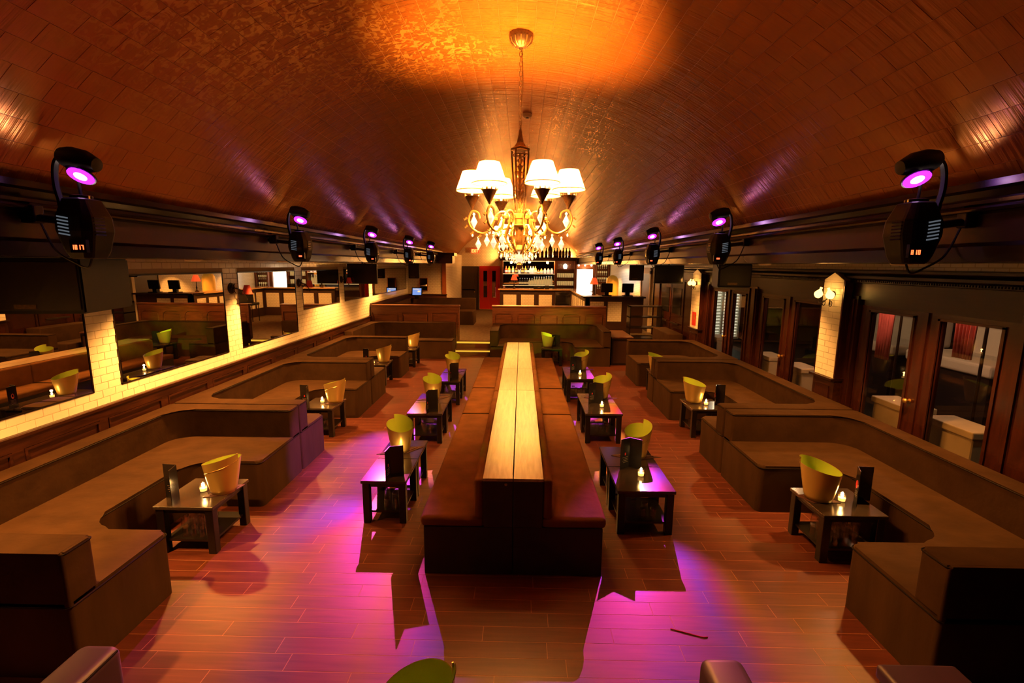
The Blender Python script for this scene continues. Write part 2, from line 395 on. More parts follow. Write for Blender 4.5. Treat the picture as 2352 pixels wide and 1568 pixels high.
# ceiling vault -------------------------------------------------------
AH = math.asin(VHW / VR)
def vpt(a, y, r=VR): return (VCX + r * math.sin(a), y, VCZ + r * math.cos(a))
bm = bmesh.new(); NA = 48; prev = None
for i in range(NA + 1):
    a = -AH + 2 * AH * i / NA
    cur = [bm.verts.new(vpt(a, Y0, VR + .003)), bm.verts.new(vpt(a, YE, VR + .003)), bm.verts.new(vpt(a, YE, VR + 0.12)), bm.verts.new(vpt(a, Y0, VR + 0.12))]
    if prev:
        for k in range(4): bm.faces.new((prev[k], prev[(k + 1) % 4], cur[(k + 1) % 4], cur[k]))
    prev = cur
ceil = struct('ceiling', bm, 'ceiling_joint', smooth=True)
TA, TY = 2 * AH / 46, 0.24
tiles = []
for i in range(46):
    for j in range(int((YE + 1) / TY)):
        a = -AH + (i + 0.5) * TA; y = -1.0 + (j + 0.5 + 0.5 * (i % 2)) * TY
        if y + TY / 2 < YE: tiles.append((a, y))
WA = TA * VR
def ctile(bm, a, y, g=0.001):
    hx, hy = WA / 2 - g, TY / 2 - g
    ca, sa = math.cos(a), math.sin(a)
    def P(u, v, w): 
        r = VR + w
        return (VCX + r * sa + u * ca, y + v, VCZ + r * ca - u * sa)
    sag = VR * (1 - math.cos(TA / 2))
    b = [bm.verts.new(P(u * hx, v * hy, 0.0022)) for u, v in ((-1, -1), (1, -1), (1, 1), (-1, 1))]
    t = [bm.verts.new(P(u * (hx - .001), v * (hy - .001), 0.0)) for u, v in ((-1, -1), (1, -1), (1, 1), (-1, 1))]
    bm.faces.new(t)
    for i in range(4): bm.faces.new((b[i], b[(i + 1) % 4], t[(i + 1) % 4], t[i]))
tiles.sort(key=lambda t: (0 if (t[1] > 1.6 and t[1] < 8) else 1, t[1]))
hx, hy = WA / 2 - .001, TY / 2 - .001
bm = bmesh.new()
b = [bm.verts.new((u * hx, v * hy, 0.0022)) for u, v in ((-1, -1), (1, -1), (1, 1), (-1, 1))]
t = [bm.verts.new((u * (hx - .001), v * (hy - .001), 0.0)) for u, v in ((-1, -1), (1, -1), (1, 1), (-1, 1))]
bm.faces.new(t)
for i in range(4): bm.faces.new((b[i], b[(i + 1) % 4], t[(i + 1) % 4], t[i]))
ctm = bpy.data.meshes.new('vault_tile'); bm.to_mesh(ctm); bm.free(); ctm.materials.append(MAT['ceiling_gold'])
for a, y in tiles[:300]:
    o = bpy.data.objects.new('vault_tile', ctm); o.location = vpt(a, y); o.rotation_euler = (0, a, 0); link(o, ceil)
bm = bmesh.new()
for a, y in tiles[300:]: ctile(bm, a, y)
tag(obj('vault_tile_field', bm, 'ceiling_gold', ceil), kind='stuff')

# soffits with cornice mouldings ---------------------------------------
def soffit(side, y1, name):
    e = SOFL if side < 0 else SOFR; w = XL if side < 0 else XR; s = -side   # s: direction into room
    zt = ZSPR + 0.02
    o = struct(name, yprism([(w, ZSB), (e, ZSB), (e, zt), (w, zt)], Y0, y1), 'soffit_panel')
    cr = [(e, zt + .02), (e + s * .10, zt + .02), (e + s * .10, zt - .02), (e + s * .075, zt - .035), (e + s * .05, zt - .075), (e + s * .055, zt - .085), (e + s * .055, zt - .105), (e + s * .03, zt - .12), (e + s * .03, zt - .15), (e, zt - .16)]
    obj('crown_moulding', yprism(cr, Y0, y1), 'soffit_dark', o)
    obj('rail', T([(e + s * .075, Y0, zt - .135), (e + s * .075, y1, zt - .135)], .016, 8), 'soffit_dark', o, True)
    lo = [(e, ZSB + .11), (e + s * .02, ZSB + .10), (e + s * .045, ZSB + .085), (e + s * .045, ZSB - .005), (e - s * 0.35, ZSB - .005), (e - s * .35, ZSB + .02), (e, ZSB + .02)]
    obj('lower_moulding', yprism(lo, Y0, y1), 'soffit_dark', o)
    obj('side_fill', yprism([(w, zt), (e, zt), (e - s * .02, zt + .10), (w, zt + .10)], Y0, YE), 'soffit_dark', o)
    return o
soffit(-1, 18.45, 'trim_1'); soffit(1, YE, 'trim_2')

# left wall ------------------------------------------------------------
wl = struct('wall_left', B((XL - .15, XL, Y0, 18.5, -.1, 3.3)), 'grout')
MIR = [(2.70, 4.66, 1.264), (5.00, 6.95, 1.264), (7.31, 9.20, 1.264), (9.48, 11.41, 1.674), (11.74, 13.64, 1.674), (13.98, 18.15, 1.674)]
MZT = 2.463
def solid(y0, y1, z0, z1):   # is the tile rect clear of mirrors/wainscot? returns clipped pieces
    out = [(y0, y1, z0, z1)]
    for a, b, zb in MIR:
        nx = []
        for q in out:
            if q[1] <= a or q[0] >= b or q[3] <= zb + .002 or q[2] >= MZT - .002: nx.append(q); continue
            if q[0] < a - .01: nx.append((q[0], a, q[2], q[3]))
            if q[1] > b + .01: nx.append((b, q[1], q[2], q[3]))
        out = nx
    return out
rows = []
RH, TL = 0.0788, 0.158
r = 0
z = 1.106
while z < ZSB - 0.01:
    z1 = min(z + RH, ZSB)
    y = 1.2 - (TL / 2 if r % 2 else 0)
    while y < 18.4:
        ya, yb = y, min(y + TL, 18.4)
        if not (ya > 13.7 and z < 1.45): rows += [q for q in solid(ya, yb, z, z1) if q[1] - q[0] > .015]
        y += TL
    z = z1; r += 1
def unit_tile():
    bm = bmesh.new()
    b = [bm.verts.new((0, u, v)) for u, v in ((-.5, -.5), (.5, -.5), (.5, .5), (-.5, .5))]
    t = [bm.verts.new((1, u, v)) for u, v in ((-.48, -.47), (.48, -.47), (.48, .47), (-.48, .47))]
    bm.faces.new(t)
    for i in range(4): bm.faces.new((b[i], b[(i + 1) % 4], t[(i + 1) % 4], t[i]))
    me = bpy.data.meshes.new('tile'); bmesh.ops.recalc_face_normals(bm, faces=bm.faces); bm.to_mesh(me); bm.free(); me.materials.append(MAT['tile']); return me
ut = unit_tile()
rows.sort(key=lambda q: (0 if q[1] > 3.3 else 1, q[0]))
G = 0.0028
for q in rows[:300]:
    o = bpy.data.objects.new('tile', ut); o.location = (XL, (q[0] + q[1]) / 2, (q[2] + q[3]) / 2); o.scale = (.007, q[1] - q[0] - G, q[3] - q[2] - G); link(o, wl)
bm = bmesh.new()
for q in rows[300:]:
    ya, yb, za, zb = q[0] + G / 2, q[1] - G / 2, q[2] + G / 2, q[3] - G / 2
    b = [bm.verts.new((XL, u, v)) for u, v in ((ya, za), (yb, za), (yb, zb), (ya, zb))]
    e = .003; t = [bm.verts.new((XL + .007, u, v)) for u, v in ((ya + e, za + e), (yb - e, za + e), (yb - e, zb - e), (ya + e, zb - e))]
    bm.faces.new(t)
    for i in range(4): bm.faces.new((b[i], b[(i + 1) % 4], t[(i + 1) % 4], t[i]))
tag(obj('tile_field', bm, 'tile', wl), kind='stuff')
mlab = ['tall tile-framed wall mirror directly beneath the big corner loudspeaker', 'tall wall mirror between the corner loudspeaker and the first red wall sconce',
        'tall wall mirror between the two sconces above the middle booth', 'short wall mirror with raised sill next to the low-sill mirrors', 'short wall mirror behind the hanging black screen', 'long wall mirror on the platform beside the glowing touch screen']
for (a, b_, zb), lb in zip(MIR, mlab):
    t_ = thing('wall_mirror', lb, 'mirror', (XL, (a + b_) / 2, zb), 0, 'wall mirrors set in white tile')
    h = (b_ - a) / 2; H_ = MZT - zb
    obj('glass', B((0.001, .006, -h + .012, h - .012, .012, H_ - .012)), 'mirror', t_)
    obj('frame', B((0, .012, -h, -h + .014, 0, H_), (0, .012, h - .014, h, 0, H_), (0, .012, -h, h, 0, .014), (0, .012, -h, h, H_ - .014, H_)), 'soffit_dark', t_)

# wainscot on left wall
def wainscot(name, y0, y1, z0, z1, step):
    o = struct(name, B((XL, XL + .02, y0, y1, z0, z1)), 'wainscot_wood')
    obj('cap_rail', yprism([(XL, z1 - .03), (XL + .05, z1 - .03), (XL + .055, z1), (XL + .04, z1 + .008), (XL, z1 + .008)], y0, y1), 'wainscot_wood', o)
    obj('rail', B((XL + .02, XL + .04, y0, y1, z1 - .13, z1 - .03)), 'wainscot_wood', o)
    y = y0
    while y < y1 - .1:
        e = min(y + step, y1)
        obj('stile', B((XL + .02, XL + .04, y, y + .10, z0, z1 - .13)), 'wainscot_wood', o)
        bm = B((XL + .02, XL + .03, y + .13, e - .03, z0 + .1, z1 - .16)); 
        obj('panel', bm, 'wainscot_wood', o)
        fr = bmesh.new(); a0, a1 = y + .105, e - .005; zz = z1 - .135
        bx(fr, XL + .02, XL + .046, a0, a1, zz - .022, zz); bx(fr, XL + .02, XL + .046, a0, a0 + .02, z0 + .1, zz - .022); bx(fr, XL + .02, XL + .046, a1 - .02, a1, z0 + .1, zz - .022)
        obj('panel_moulding', fr, 'wainscot_wood', o)
        y = e
wainscot('trim_3', 1.2, 13.70, 0, 1.10, 0.86)
wainscot('trim_4', 13.70, 18.4, ZP, 1.455, 0.94)

# near wall, alcove return wall, end wall ------------------------------------
struct('wall_near', B((XL - .15, XR + .15, Y0 - .15, Y0, -.1, 5.0)), 'patio_wall')
XA = -2.93
wa = struct('wall_alcove', B((XL - .15, XA, 18.4, 18.6, ZP, ZSPR)), 'tile_far')
obj('return_face', B((XA - .2, XA, 18.6, YE, ZP, ZSPR)), 'tile_far_y', wa)
obj('corner_post', B((XA - .14, XA + .02, 18.37, 18.42, 1.46, ZSB)), 'trim_orange', wa)
obj('wainscot', B((XL, XA + .03, 18.34, 18.42, ZP, 1.42)), 'panel_wood', wa)
obj('wainscot_cap', B((XL, XA + .05, 18.31, 18.42, 1.42, 1.46)), 'bar_dark', wa)
obj('cornice', B((XL, XA + .32, 18.05, 18.75, ZSB - .005, ZSPR - .14), (XL, XA + .40, 17.98, 18.8, ZSPR - .14, ZSPR - .02)), 'bar_dark', wa)
obj('upper_fill', B((XL, SOFL + .02, 18.45, YE, ZSPR - .3, ZSPR + .12)), 'tile_far', wa)
we = struct('wall_end', B((XL, XR + .15, YE, YE + .2, ZP, 5.0)), 'tile_far')

def exit_sign():
    t_ = thing('exit_sign', 'red illuminated EXIT sign on the arched tile end wall', 'sign', (-2.27, YE - .03, 3.26))
    obj('housing', BB(-.20, .20, -.05, .03, -.11, .11, .015), 'red_shade_lit', t_)
    bm = bmesh.new(); yy = -.056
    def bar(x0, x1, z0, z1): bx(bm, x0, x1, yy, yy + .008, z0, z1)
    x = -.16; w, h, s = .065, .075, .018
    bar(x, x + s, -h, h); [bar(x + s, x + w, zz - s / 2, zz + s / 2) for zz in (-h + s / 2, 0, h - s / 2)]
    x += .09
    for q in range(9):
        f = q / 8; z = -h + 2 * h * f
        bar(x + w * f - s / 2, x + w * f + s / 2, z - .009, z + .009); bar(x + w * (1 - f) - s / 2, x + w * (1 - f) + s / 2, z - .009, z + .0088)
    x += .10; bar(x, x + s, -h, h); x += .045
    bar(x, x + w, h - s, h); bar(x + w / 2 - s / 2, x + w / 2 + s / 2, -h, h - s)
    obj('lettering', bm, 'exit_letter', t_)
exit_sign()

# end doors
d = struct('door_1', B((-3.40, -2.10, YE - .06, YE, ZP, 2.52)), 'door_dark')
obj('door_leaf', B((-3.32, -2.18, YE - .10, YE - .06, ZP + .02, 2.44)), 'bar_dark', d)
for zz in (ZP + .15, 1.35): obj('panel', B((-3.18, -2.32, YE - .112, YE - .10, zz, zz + .85)), 'door_dark', d)
obj('handle', LA([(.03, 0), (.035, .02), (.02, .04), (0, .045)], 10, c=(-2.30, YE - .13, 1.25)), 'brass', d, True)
d = struct('door_2', B((-2.06, -1.05, YE - .05, YE, ZP, 2.53)), 'red_door')
for x0, x1 in ((-1.98, -1.58), (-1.55, -1.15)):
    lf = obj('door_leaf', B((x0, x1, YE - .09, YE - .05, ZP + .02, 2.46)), 'red_door', d)
    obj('glass_pane', B((x0 + .12, x1 - .10, YE - .098, YE - .088, 1.0, 2.3)), 'mirror', lf)
    obj('beading', B((x0 + .10, x0 + .12, YE - .105, YE - .088, .95, 2.35), (x1 - .10, x1 - .08, YE - .105, YE - .088, .95, 2.35), (x0 + .10, x1 - .08, YE - .105, YE - .088, 2.30, 2.35), (x0 + .10, x1 - .08, YE - .105, YE - .088, .95, 1.0)), 'red_door', lf)
obj('threshold', B((-2.06, -1.05, YE - .15, YE, ZP, ZP + .03)), 'brass', d)

# right wall: mahogany doors ------------------------------------------------------
wr = struct('wall_right', B((XR, XR + .15, Y0, 15.3, 2.24, 3.3)), 'tile_far_y')
def lint(y0, y1, par):
    obj('lintel', yprism([(XR + .02, 2.20), (XR - .03, 2.20), (XR - .03, 2.40), (XR - .05, 2.41), (XR - .05, 2.44), (XR - .09, 2.46), (XR - .09, 2.49), (XR - .06, 2.51), (XR - .12, 2.53), (XR - .12, 2.555), (XR + .02, 2.57)], y0, y1), 'mahogany_h', par)
lint(Y0, 15.3, wr)
bm = bmesh.new()
yy = 3.0
while yy < 8.5: bx(bm, XR - .075, XR - .045, yy, yy + .012, 2.418, 2.438); yy += .03
tag(obj('dentil_row', bm, 'mahogany_h', wr), kind='stuff')
def post(y0, y1, par, nm='post'):
    o = obj(nm, B((XR - .05, XR + .12, y0, y1, 0, 2.24)), 'mahogany', par)
    for k in (y0 + .04, y1 - .06): obj('fluting', B((XR - .07, XR - .05, k, k + .025, 0.05, 2.20)), 'mahogany', o)
for a, b_ in ((3.40, 4.06), (6.04, 6.63), (8.62, 8.93), (10.77, 12.45), (14.55, 15.3)): post(a, b_, wr)
obj('wood_infill', B((XR - .02, XR + .1, Y0, 3.40, 0, 2.24)), 'mahogany', wr)
def glazed_door(name, y0, ym, y1, glow=False):
    d = struct(name, B((XR, XR + .10, y0, y1, 2.13, 2.22)), 'mahogany_h')
    for a, b_, kn in ((y0, ym, 1), (ym, y1, -1)):
        st_ = .17; g0, g1 = a + st_, b_ - st_
        lf = obj('door_leaf', B((XR, XR + .06, a + .004, g0, 0.01, 2.13), (XR, XR + .06, g1, b_ - .004, 0.01, 2.13), (XR, XR + .06, g0, g1, 2.06, 2.13), (XR, XR + .06, g0, g1, .01, .32)), 'mahogany', d)
        obj('pane', B((XR + .028, XR + .034, g0, g1, .32, 2.06)), 'door_glass', lf)
        obj('beading', B((XR - .015, XR + .01, g0 - .03, g0, .30, 2.08), (XR - .015, XR + .01, g1, g1 + .03, .30, 2.08), (XR - .015, XR + .01, g0 - .03, g1 + .03, 2.06, 2.085)), 'mahogany', lf)
        if kn == -1:
            k = obj('knob', LA([(.022, 0), (.022, .006), (.010, .012), (.012, .03), (.028, .045), (.030, .06), (.018, .072), (0, .075)], 14), 'brass', lf, True)
            k.location = (XR - .002, a + .07, 1.15); k.rotation_euler = (0, -PI / 2, 0)
    obj('astragal', B((XR - .02, XR + .02, ym - .03, ym + .03, .01, 2.13)), 'mahogany', d)
    return d
glazed_door('door_3', 4.08, 5.05, 6.02); glazed_door('door_4', 6.65, 7.63, 8.60); glazed_door('door_5', 8.95, 9.82, 10.75)
d = struct('door_6', B((XR - .01, XR + .1, 12.45, 14.55, 0.0, 2.22)), 'door_dark')
for a, b_ in ((12.50, 13.48), (13.52, 14.50)):
    lf = obj('door_leaf', B((XR - .04, XR - .01, a, b_, .02, 2.15)), 'mahogany', d)
    obj('push_bar', B((XR - .10, XR - .07, a + .15, b_ - .15, 1.02, 1.06)), 'iron', lf)
    obj('panel', B((XR - .05, XR - .04, a + .14, b_ - .14, 1.3, 2.0)), 'black_gloss', lf)
wb = struct('wall_bar', B((XR, XR + .15, 15.3, YE, ZP, 3.2)), 'tile_far_y')
d = struct('door_7', B((XR - .06, XR, 15.7, 15.82, ZP, 2.45), (XR - .06, XR, 16.9, 17.02, ZP, 2.45), (XR - .06, XR, 15.7, 17.02, 2.33, 2.47), (XR - .10, XR, 15.62, 17.10, 2.47, 2.53)), 'cream_paint')
obj('door_leaf', B((XR - .04, XR, 15.82, 16.9, ZP, 2.33)), 'door_dark', d)

# tiled pilasters with pointed tops on the door wall
def pilaster(yc, w, zb, lab, grp):
    x1 = XR - .05; x0 = x1 - .10
    t_ = thing('tiled_pilaster', lab, 'pilaster', (x1, yc, 0), 0, grp)
    h = w / 2; zs, za = 2.43, 2.53
    poly = [(-h, zb), (h, zb), (h, zs), (0, za), (-h, zs)]
    bm = bmesh.new()
    A = [bm.verts.new((-.10, y, z)) for y, z in poly]; Bv = [bm.verts.new((0, y, z)) for y, z in poly]
    bm.faces.new(A); bm.faces.new(list(reversed(Bv)))
    for i in range(5): bm.faces.new((A[i], A[(i + 1) % 5], Bv[(i + 1) % 5], Bv[i]))
    obj('core', bm, 'grout', t_)
    z = zb; r = 0
    while z < zs - .01:
        z1 = min(z + RH, zs)
        cuts = [-h, 0.0 + (.05 if r % 2 else -.05), h]
        for a, b_ in zip(cuts, cuts[1:]):
            o = bpy.data.objects.new('tile', ut); o.location = (-.10, (a + b_) / 2, (z + z1) / 2); o.scale = (-.007, b_ - a - G, z1 - z - G); link(o, t_)
        z = z1; r += 1
    bm = bmesh.new(); tri = [(-h + .004, zs), (h - .004, zs), (0, za - .004)]
    A = [bm.verts.new((-.107, y, z)) for y, z in tri]; Bv = [bm.verts.new((-.10, y, z)) for y, z in tri]
    bm.faces.new(A)
    for i in range(3): bm.faces.new((A[i], A[(i + 1) % 3], Bv[(i + 1) % 3], Bv[i]))
    obj('point_tile', bm, 'tile', t_)
    obj('side_strip', B((-.105, 0, -h - .02, -h, zb, zs), (-.105, 0, h, h + .02, zb, zs)), 'mahogany', t_)
    obj('sill', B((-.16, 0, -h - .04, h + .04, zb - .03, zb)), 'mahogany_h', t_)
    dado = obj('dado', B((-.10, 0, -h - .02, h + .02, 0, zb - .03)), 'wainscot_wood', t_)
    obj('dado_panel', B((-.115, -.10, -h + .06, h - .06, .2, zb - .12)), 'mahogany', dado)
    return t_
PAY, PBY = 6.38, 11.32
pilaster(PAY, .40, 1.14, 'white tiled pilaster with pointed top, plain tiles down to a wooden dado', 'tiled pilasters on the door wall')
pb = pilaster(PBY, .52, 1.14, 'white tiled pilaster with a red notice stuck on its lower tiles', 'tiled pilasters on the door wall')
nz = thing('red_notice', 'small red printed notice stuck on the white tiled pilaster', 'notice', (XR - .168, PBY - .02, 1.36))
obj('sheet', B((-.003, .003, -.12, .12, -.16, .16)), 'menu_red', nz)
obj('print', B((-.005, -.003, -.08, .06, -.03, .10)), 'trim_orange', nz)

# double sconces with flame glasses on the pilasters
def sconce(yc, zc, lab):
    t_ = thing('wall_sconce', lab, 'sconce', (XR - .157, yc, zc), 0, 'lit double sconces on the pilasters')
    bk = obj('backplate', LA([(.065, 0), (.06, .012), (.03, .02), (.012, .035), (0, .036)], 18, sx=.75), 'iron', t_, True); bk.rotation_euler = (0, -PI / 2, 0)
    for s in (-1, 1):
        P = catmull([(-.02, 0, 0), (-.06, s * .05, -.09), (-.09, s * .11, -.13), (-.11, s * .13, -.08), (-.11, s * .12, -.055)], 6)
        obj('arm', T(P, .006), 'iron', t_, True)
        obj('loop', T([(-.06 + .02 * math.sin(a * PI / 5), s * .07, -.12 + .035 * math.cos(a * PI / 5)) for a in range(10)], .005, 5, True), 'iron', t_, True)
        sh = obj('flame_shade', LA([(.03, -.05), (.05, -.02), (.052, .005), (.035, .035), (.016, .065), (.012, .085), (.018, .095)], 14, cap=False), 'flame_glass', t_, True)
        sh.location = (-.11, s * .12, 0); sh.rotation_euler = (0.5 * s, 0, 0)
    light('sconce_light', 'POINT', (-.17, 0, .06), 2.2, WARM, .05, t_)
sconce(PAY, 2.24, 'lit two-arm sconce with flame glasses on the plain tiled pilaster')
sconce(PBY, 2.20, 'lit two-arm sconce with flame glasses on the pilaster with the red notice')

# red-shaded sconces on the mirror wall
for yc, lb in ((7.13, 'dark scroll sconce with red shade between the two low-sill mirrors'), (9.34, 'dark scroll sconce with red shade at the step in mirror sill height'), (11.57, 'dark scroll sconce with red shade next to the hanging black screen')):
    t_ = thing('red_sconce', lb, 'sconce', (XL + .007, yc, 2.22), 0, 'unlit red-shaded sconces on the mirror wall')
    o = obj('medallion', LA([(.085, 0), (.08, .015), (.06, .02), (.055, .03), (.02, .035), (.015, .06), (0, .065)], 18), 'iron', t_, True); o.rotation_euler = (0, PI / 2, 0)
    bm = bmesh.new()
    for k in range(6):
        a = k * PI / 3; tube(bm, [(.03, .02 * math.cos(a), .02 * math.sin(a)), (.04, .08 * math.cos(a), .08 * math.sin(a))], .006, 5)
    obj('scroll_spokes', bm, 'iron', t_)
    obj('arm', T(catmull([(.04, 0, 0), (.09, .10, -.03), (.11, .20, -.14), (.11, .22, -.19), (.11, .235, -.12)], 6), .007), 'iron', t_, True)
    o = obj('shade', LA([(.075, -.07), (.040, .07)], 16, cap=False), 'red_shade', t_, True); o.location = (.11, .235, -.03)

# ------------------------------------------------------------------ patio outside the doors
pf = struct('floor_patio', B((XR + .1, 13.0, -2, 22, -.1, -.005)), 'patio_floor')
struct('wall_patio', B((12.9, 13.0, -2, 22, -.1, 3.2), (XR + .15, 13.0, 21.9, 22, -.1, 3.2), (XR + .15, 13.0, -2.1, -2, -.1, 3.2)), 'patio_wall')
struct('ceiling_patio', B((XR + .15, 13, -2, 22, 3.2, 3.3)), 'patio_wall')
def pblock(name, x0, x1, y0, y1, z1, m, lab, cat, grp=None):
    t_ = thing(name, lab, cat, ((x0 + x1) / 2, (y0 + y1) / 2, 0), 0, grp); a, b_ = (x1 - x0) / 2, (y1 - y0) / 2
    obj('body', BB(-a, a, -b_, b_, 0, z1 * .92, .02), m, t_); obj('coping', BB(-a - .02, a + .02, -b_ - .02, b_ + .02, z1 * .92, z1, .012), m, t_)
for y, i in ((5.42, 0), (4.62, 1), (8.55, 2), (7.55, 3), (10.9, 4)):
    pblock('planter_block', 4.55, 4.85, y, y + .55, 0.97, 'cream', 'low cream rendered block on the patio just outside the glazed doors', 'planter', 'cream blocks outside the glazed doors')
for i, (x, y, zt, zb, lb) in enumerate([(6.0, 7.83, 2.9, 1.10, 'pink curtain tied on the patio, seen through the glazed leaf beside the tiled pilaster'), (6.0, 6.43, 2.9, 1.38, 'pink curtain on the patio, seen through the leaf with the brass knob')]):
    t_ = thing('patio_curtain', lb, 'curtain', (x, y, zb), 0, 'pink patio curtains')
    bm = bmesh.new(); n = 24; pr = None
    for k in range(n + 1):
        u = -.16 + .32 * k / n; w = .03 * math.sin(k * 1.3)
        c = [bm.verts.new((w, u * (.75 + .25 * h), h * (zt - zb))) for h in (0, .5, 1)]
        if pr: [bm.faces.new((pr[q], c[q], c[q + 1], pr[q + 1])) for q in range(2)]
        pr = c
    o = obj('cloth', bm, 'pink_cloth', t_, 'all'); md = o.modifiers.new('s', 'SOLIDIFY'); md.thickness = .012
    obj('curtain_rod', T([(0, -.2, zt - zb), (0, .2, zt - zb)], .012), 'iron', t_)
    obj('post', T([(.07, -.22, zt - zb + .3), (.07, -.22, -zb)], .02), 'iron', t_)
for x0, x1, y0, y1, lb in ((7.0, 8.0, 7.0, 8.6, 'white cloth covered patio bench behind the tied pink curtain'), (7.0, 8.0, 8.9, 10.6, 'white cloth covered patio bench towards the louvred screen')):
    t_ = thing('patio_bench', lb, 'bench', ((x0 + x1) / 2, (y0 + y1) / 2, 0), 0, 'white patio benches'); a, b_ = (x1 - x0) / 2, (y1 - y0) / 2
    obj('base', B((-a + .05, a - .05, -b_ + .05, b_ - .05, 0, .95)), 'patio_wall', t_); obj('cushion', BB(-a, a, -b_, b_, .95, 1.15, .05, 3), 'white_cloth', t_)
    obj('backrest', BB(a - .12, a + .1, -b_, b_, 1.1, 1.6, .05, 3), 'white_cloth', t_)
lv = thing('louvred_screen', 'bright louvred white screen on the patio, lit from behind', 'screen', (6.6, 15.6, 0), 0.35)
obj('frame', B((-.75, -.68, -.03, .03, .2, 2.6), (.68, .75, -.03, .03, .2, 2.6), (-.04, .04, -.03, .03, .2, 2.6), (-.75, .75, -.03, .03, .2, .28), (-.75, .75, -.03, .03, 2.52, 2.6)), 'louvre', lv)
for k in range(22):
    for a in (-.68, .04):
        o = obj('slat', B((0, .64, -.03, .03, -.006, .006)), 'louvre', lv); o.location = (a, 0, .33 + k * .1); o.rotation_euler = (.6, 0, 0)
obj('back_panel', B((-.75, .75, .05, .07, .2, 2.6)), 'lit_panel', lv)
def added_patio_lamp(x, y, z, e, col, lb):  # pendants added to light the patio seen through the doors
    t_ = thing('added_patio_lamp', lb, 'lamp', (x, y, z), 0, 'added patio pendant lamps')
    obj('shade', LA([(.12, -.08), (.03, .06)], 16, cap=False), 'iron', t_, True); obj('bulb', LA([(0, -.07), (.03, -.04), (.03, 0), (0, .03)], 10), 'bulb', t_, True)
    obj('cord', T([(0, 0, .05), (0, 0, 3.2 - z)], .005), 'iron', t_); light('added_patio_light', 'POINT', (0, 0, -.13), e, col, .05, t_)
added_patio_lamp(6.2, 14.5, 2.95, 60, (1.0, .85, .6), 'added pendant lamp above the louvred patio screen')
added_patio_lamp(5.3, 4.2, 2.95, 50, (1.0, .62, .35), 'added pendant lamp over the cream blocks outside the doors')
added_patio_lamp(5.6, 9.2, 2.95, 50, (1.0, .62, .35), 'added pendant lamp outside the middle glazed doors')
added_patio_lamp(5.2, 6.9, 2.95, 130, (1.0, .50, .28), 'added pendant lamp above the pink patio curtains')

# ------------------------------------------------------------------ booth sofas
SH, BH, BT = 0.52, 0.86, 0.21
def booth(lab, loc, rz, L, D, a1, a2, dop, grp, SH=SH, BH=BH):
    t_ = thing('booth_sofa', lab, 'sofa', loc, rz, grp)
    u0, u1 = a1, L - a2
    poly = rpoly([(0, 0, .03), (u0, 0, .06), (u0, dop, .26), (u1, dop, .26), (u1, 0, .06), (L, 0, .03), (L, D, .02), (0, D, .02)])
    obj('base', prism(poly, 0, SH, .03, 3), 'suede_seat', t_, True)
    bp = rpoly([(0, 0.0, .02), (BT, 0.0, .03), (BT, D - BT, .24), (L - BT, D - BT, .24), (L - BT, 0.0, .03), (L, 0.0, .02), (L, D, .02), (0, D, .02)])
    obj('backrest', prism(bp, SH - .02, BH, .022), 'suede', t_, True)
    obj('seat_piping', T([(p.x, p.y, SH - .028) for p in rpoly([(0, -.003, .03), (u0 + .003, -.003, .06), (u0 + .003, dop - .003, .20), (u1 - .003, dop - .003, .20), (u1 - .003, -.003, .06), (L, -.003, .03), (L, D, .02), (0, D, .02)])], .006, 5, True), 'piping', t_)
    obj('back_piping', T([(p.x, p.y, BH - .014) for p in rpoly([(.01, -.002, .02), (BT + .002, -.002, .03), (BT + .002, D - BT - .002, .24), (L - BT - .002, D - BT - .002, .24), (L - BT - .002, -.002, .03), (L - .01, -.002, .02), (L - .01, D, .02), (.01, D, .02)])], .006, 5, True), 'piping', t_)
    return t_
XFL, XFR = -2.76, 2.54
DL, DR = 1.60, 1.59
GB = 'booth sofas along the walls'
booth('brown suede booth sofa on the mirror wall, third from the wood partition', (XFL, 2.55, 0), PI / 2, 3.07, DL, .83, .92, .74, GB)
booth('brown suede booth sofa on the mirror wall, second from the wood partition', (XFL, 5.65, 0), PI / 2, 2.80, DL, .69, .76, .74, GB)
booth('brown suede booth sofa on the mirror wall, beside the corner sofa at the partition', (XFL, 8.48, 0), PI / 2, 2.92, DL, .92, .80, .74, GB)
booth('brown suede booth sofa along the door wall, farthest from the bar', (XFR, 5.68, 0), -PI / 2, 3.10, DR, .92, .80, .82, GB)
booth('brown suede booth sofa along the door wall, middle of three', (XFR, 8.80, 0), -PI / 2, 3.08, DR, 1.02, .72, .82, GB)
booth('brown suede booth sofa along the door wall, closest to the bar', (XFR, 11.22, 0), -PI / 2, 2.38, DR, 1.16, .42, .82, GB)
booth('brown suede U-shaped sofa backing onto the wood partition beside the steps', (-0.80, 12.06, 0), 0, 3.13, 1.57, .72, .93, .80, GB, .52, .92)
t_ = thing('corner_sofa', 'brown suede corner sofa where the mirror wall meets the wood partition', 'sofa', (-4.36, 11.45, 0))
obj('base', prism(rpoly([(0, 0, .02), (.90, 0, .05), (.90, 1.42, .2), (2.46, 1.42, .05), (2.46, 2.18, .02), (0, 2.18, .02)]), 0, SH, .035), 'suede_seat', t_, True)
obj('backrest', prism(rpoly([(0, 0, .02), (BT, 0, .02), (BT, 1.96, .2), (2.46, 1.96, .03), (2.46, 2.18, .02), (0, 2.18, .02)]), SH - .02, .95, .022), 'suede', t_, True)
obj('seat_piping', T([(p.x, p.y, SH - .028) for p in rpoly([(0.9, -.0, .0), (.903, 1.417, .2), (2.463, 1.417, .05), (2.463, 2.1, 0)])], .006, 5), 'piping', t_)
t_ = thing('platform_sofa', 'brown suede sofa on the raised platform behind the mirror-side partition', 'sofa', (-4.36, 16.2, ZP))
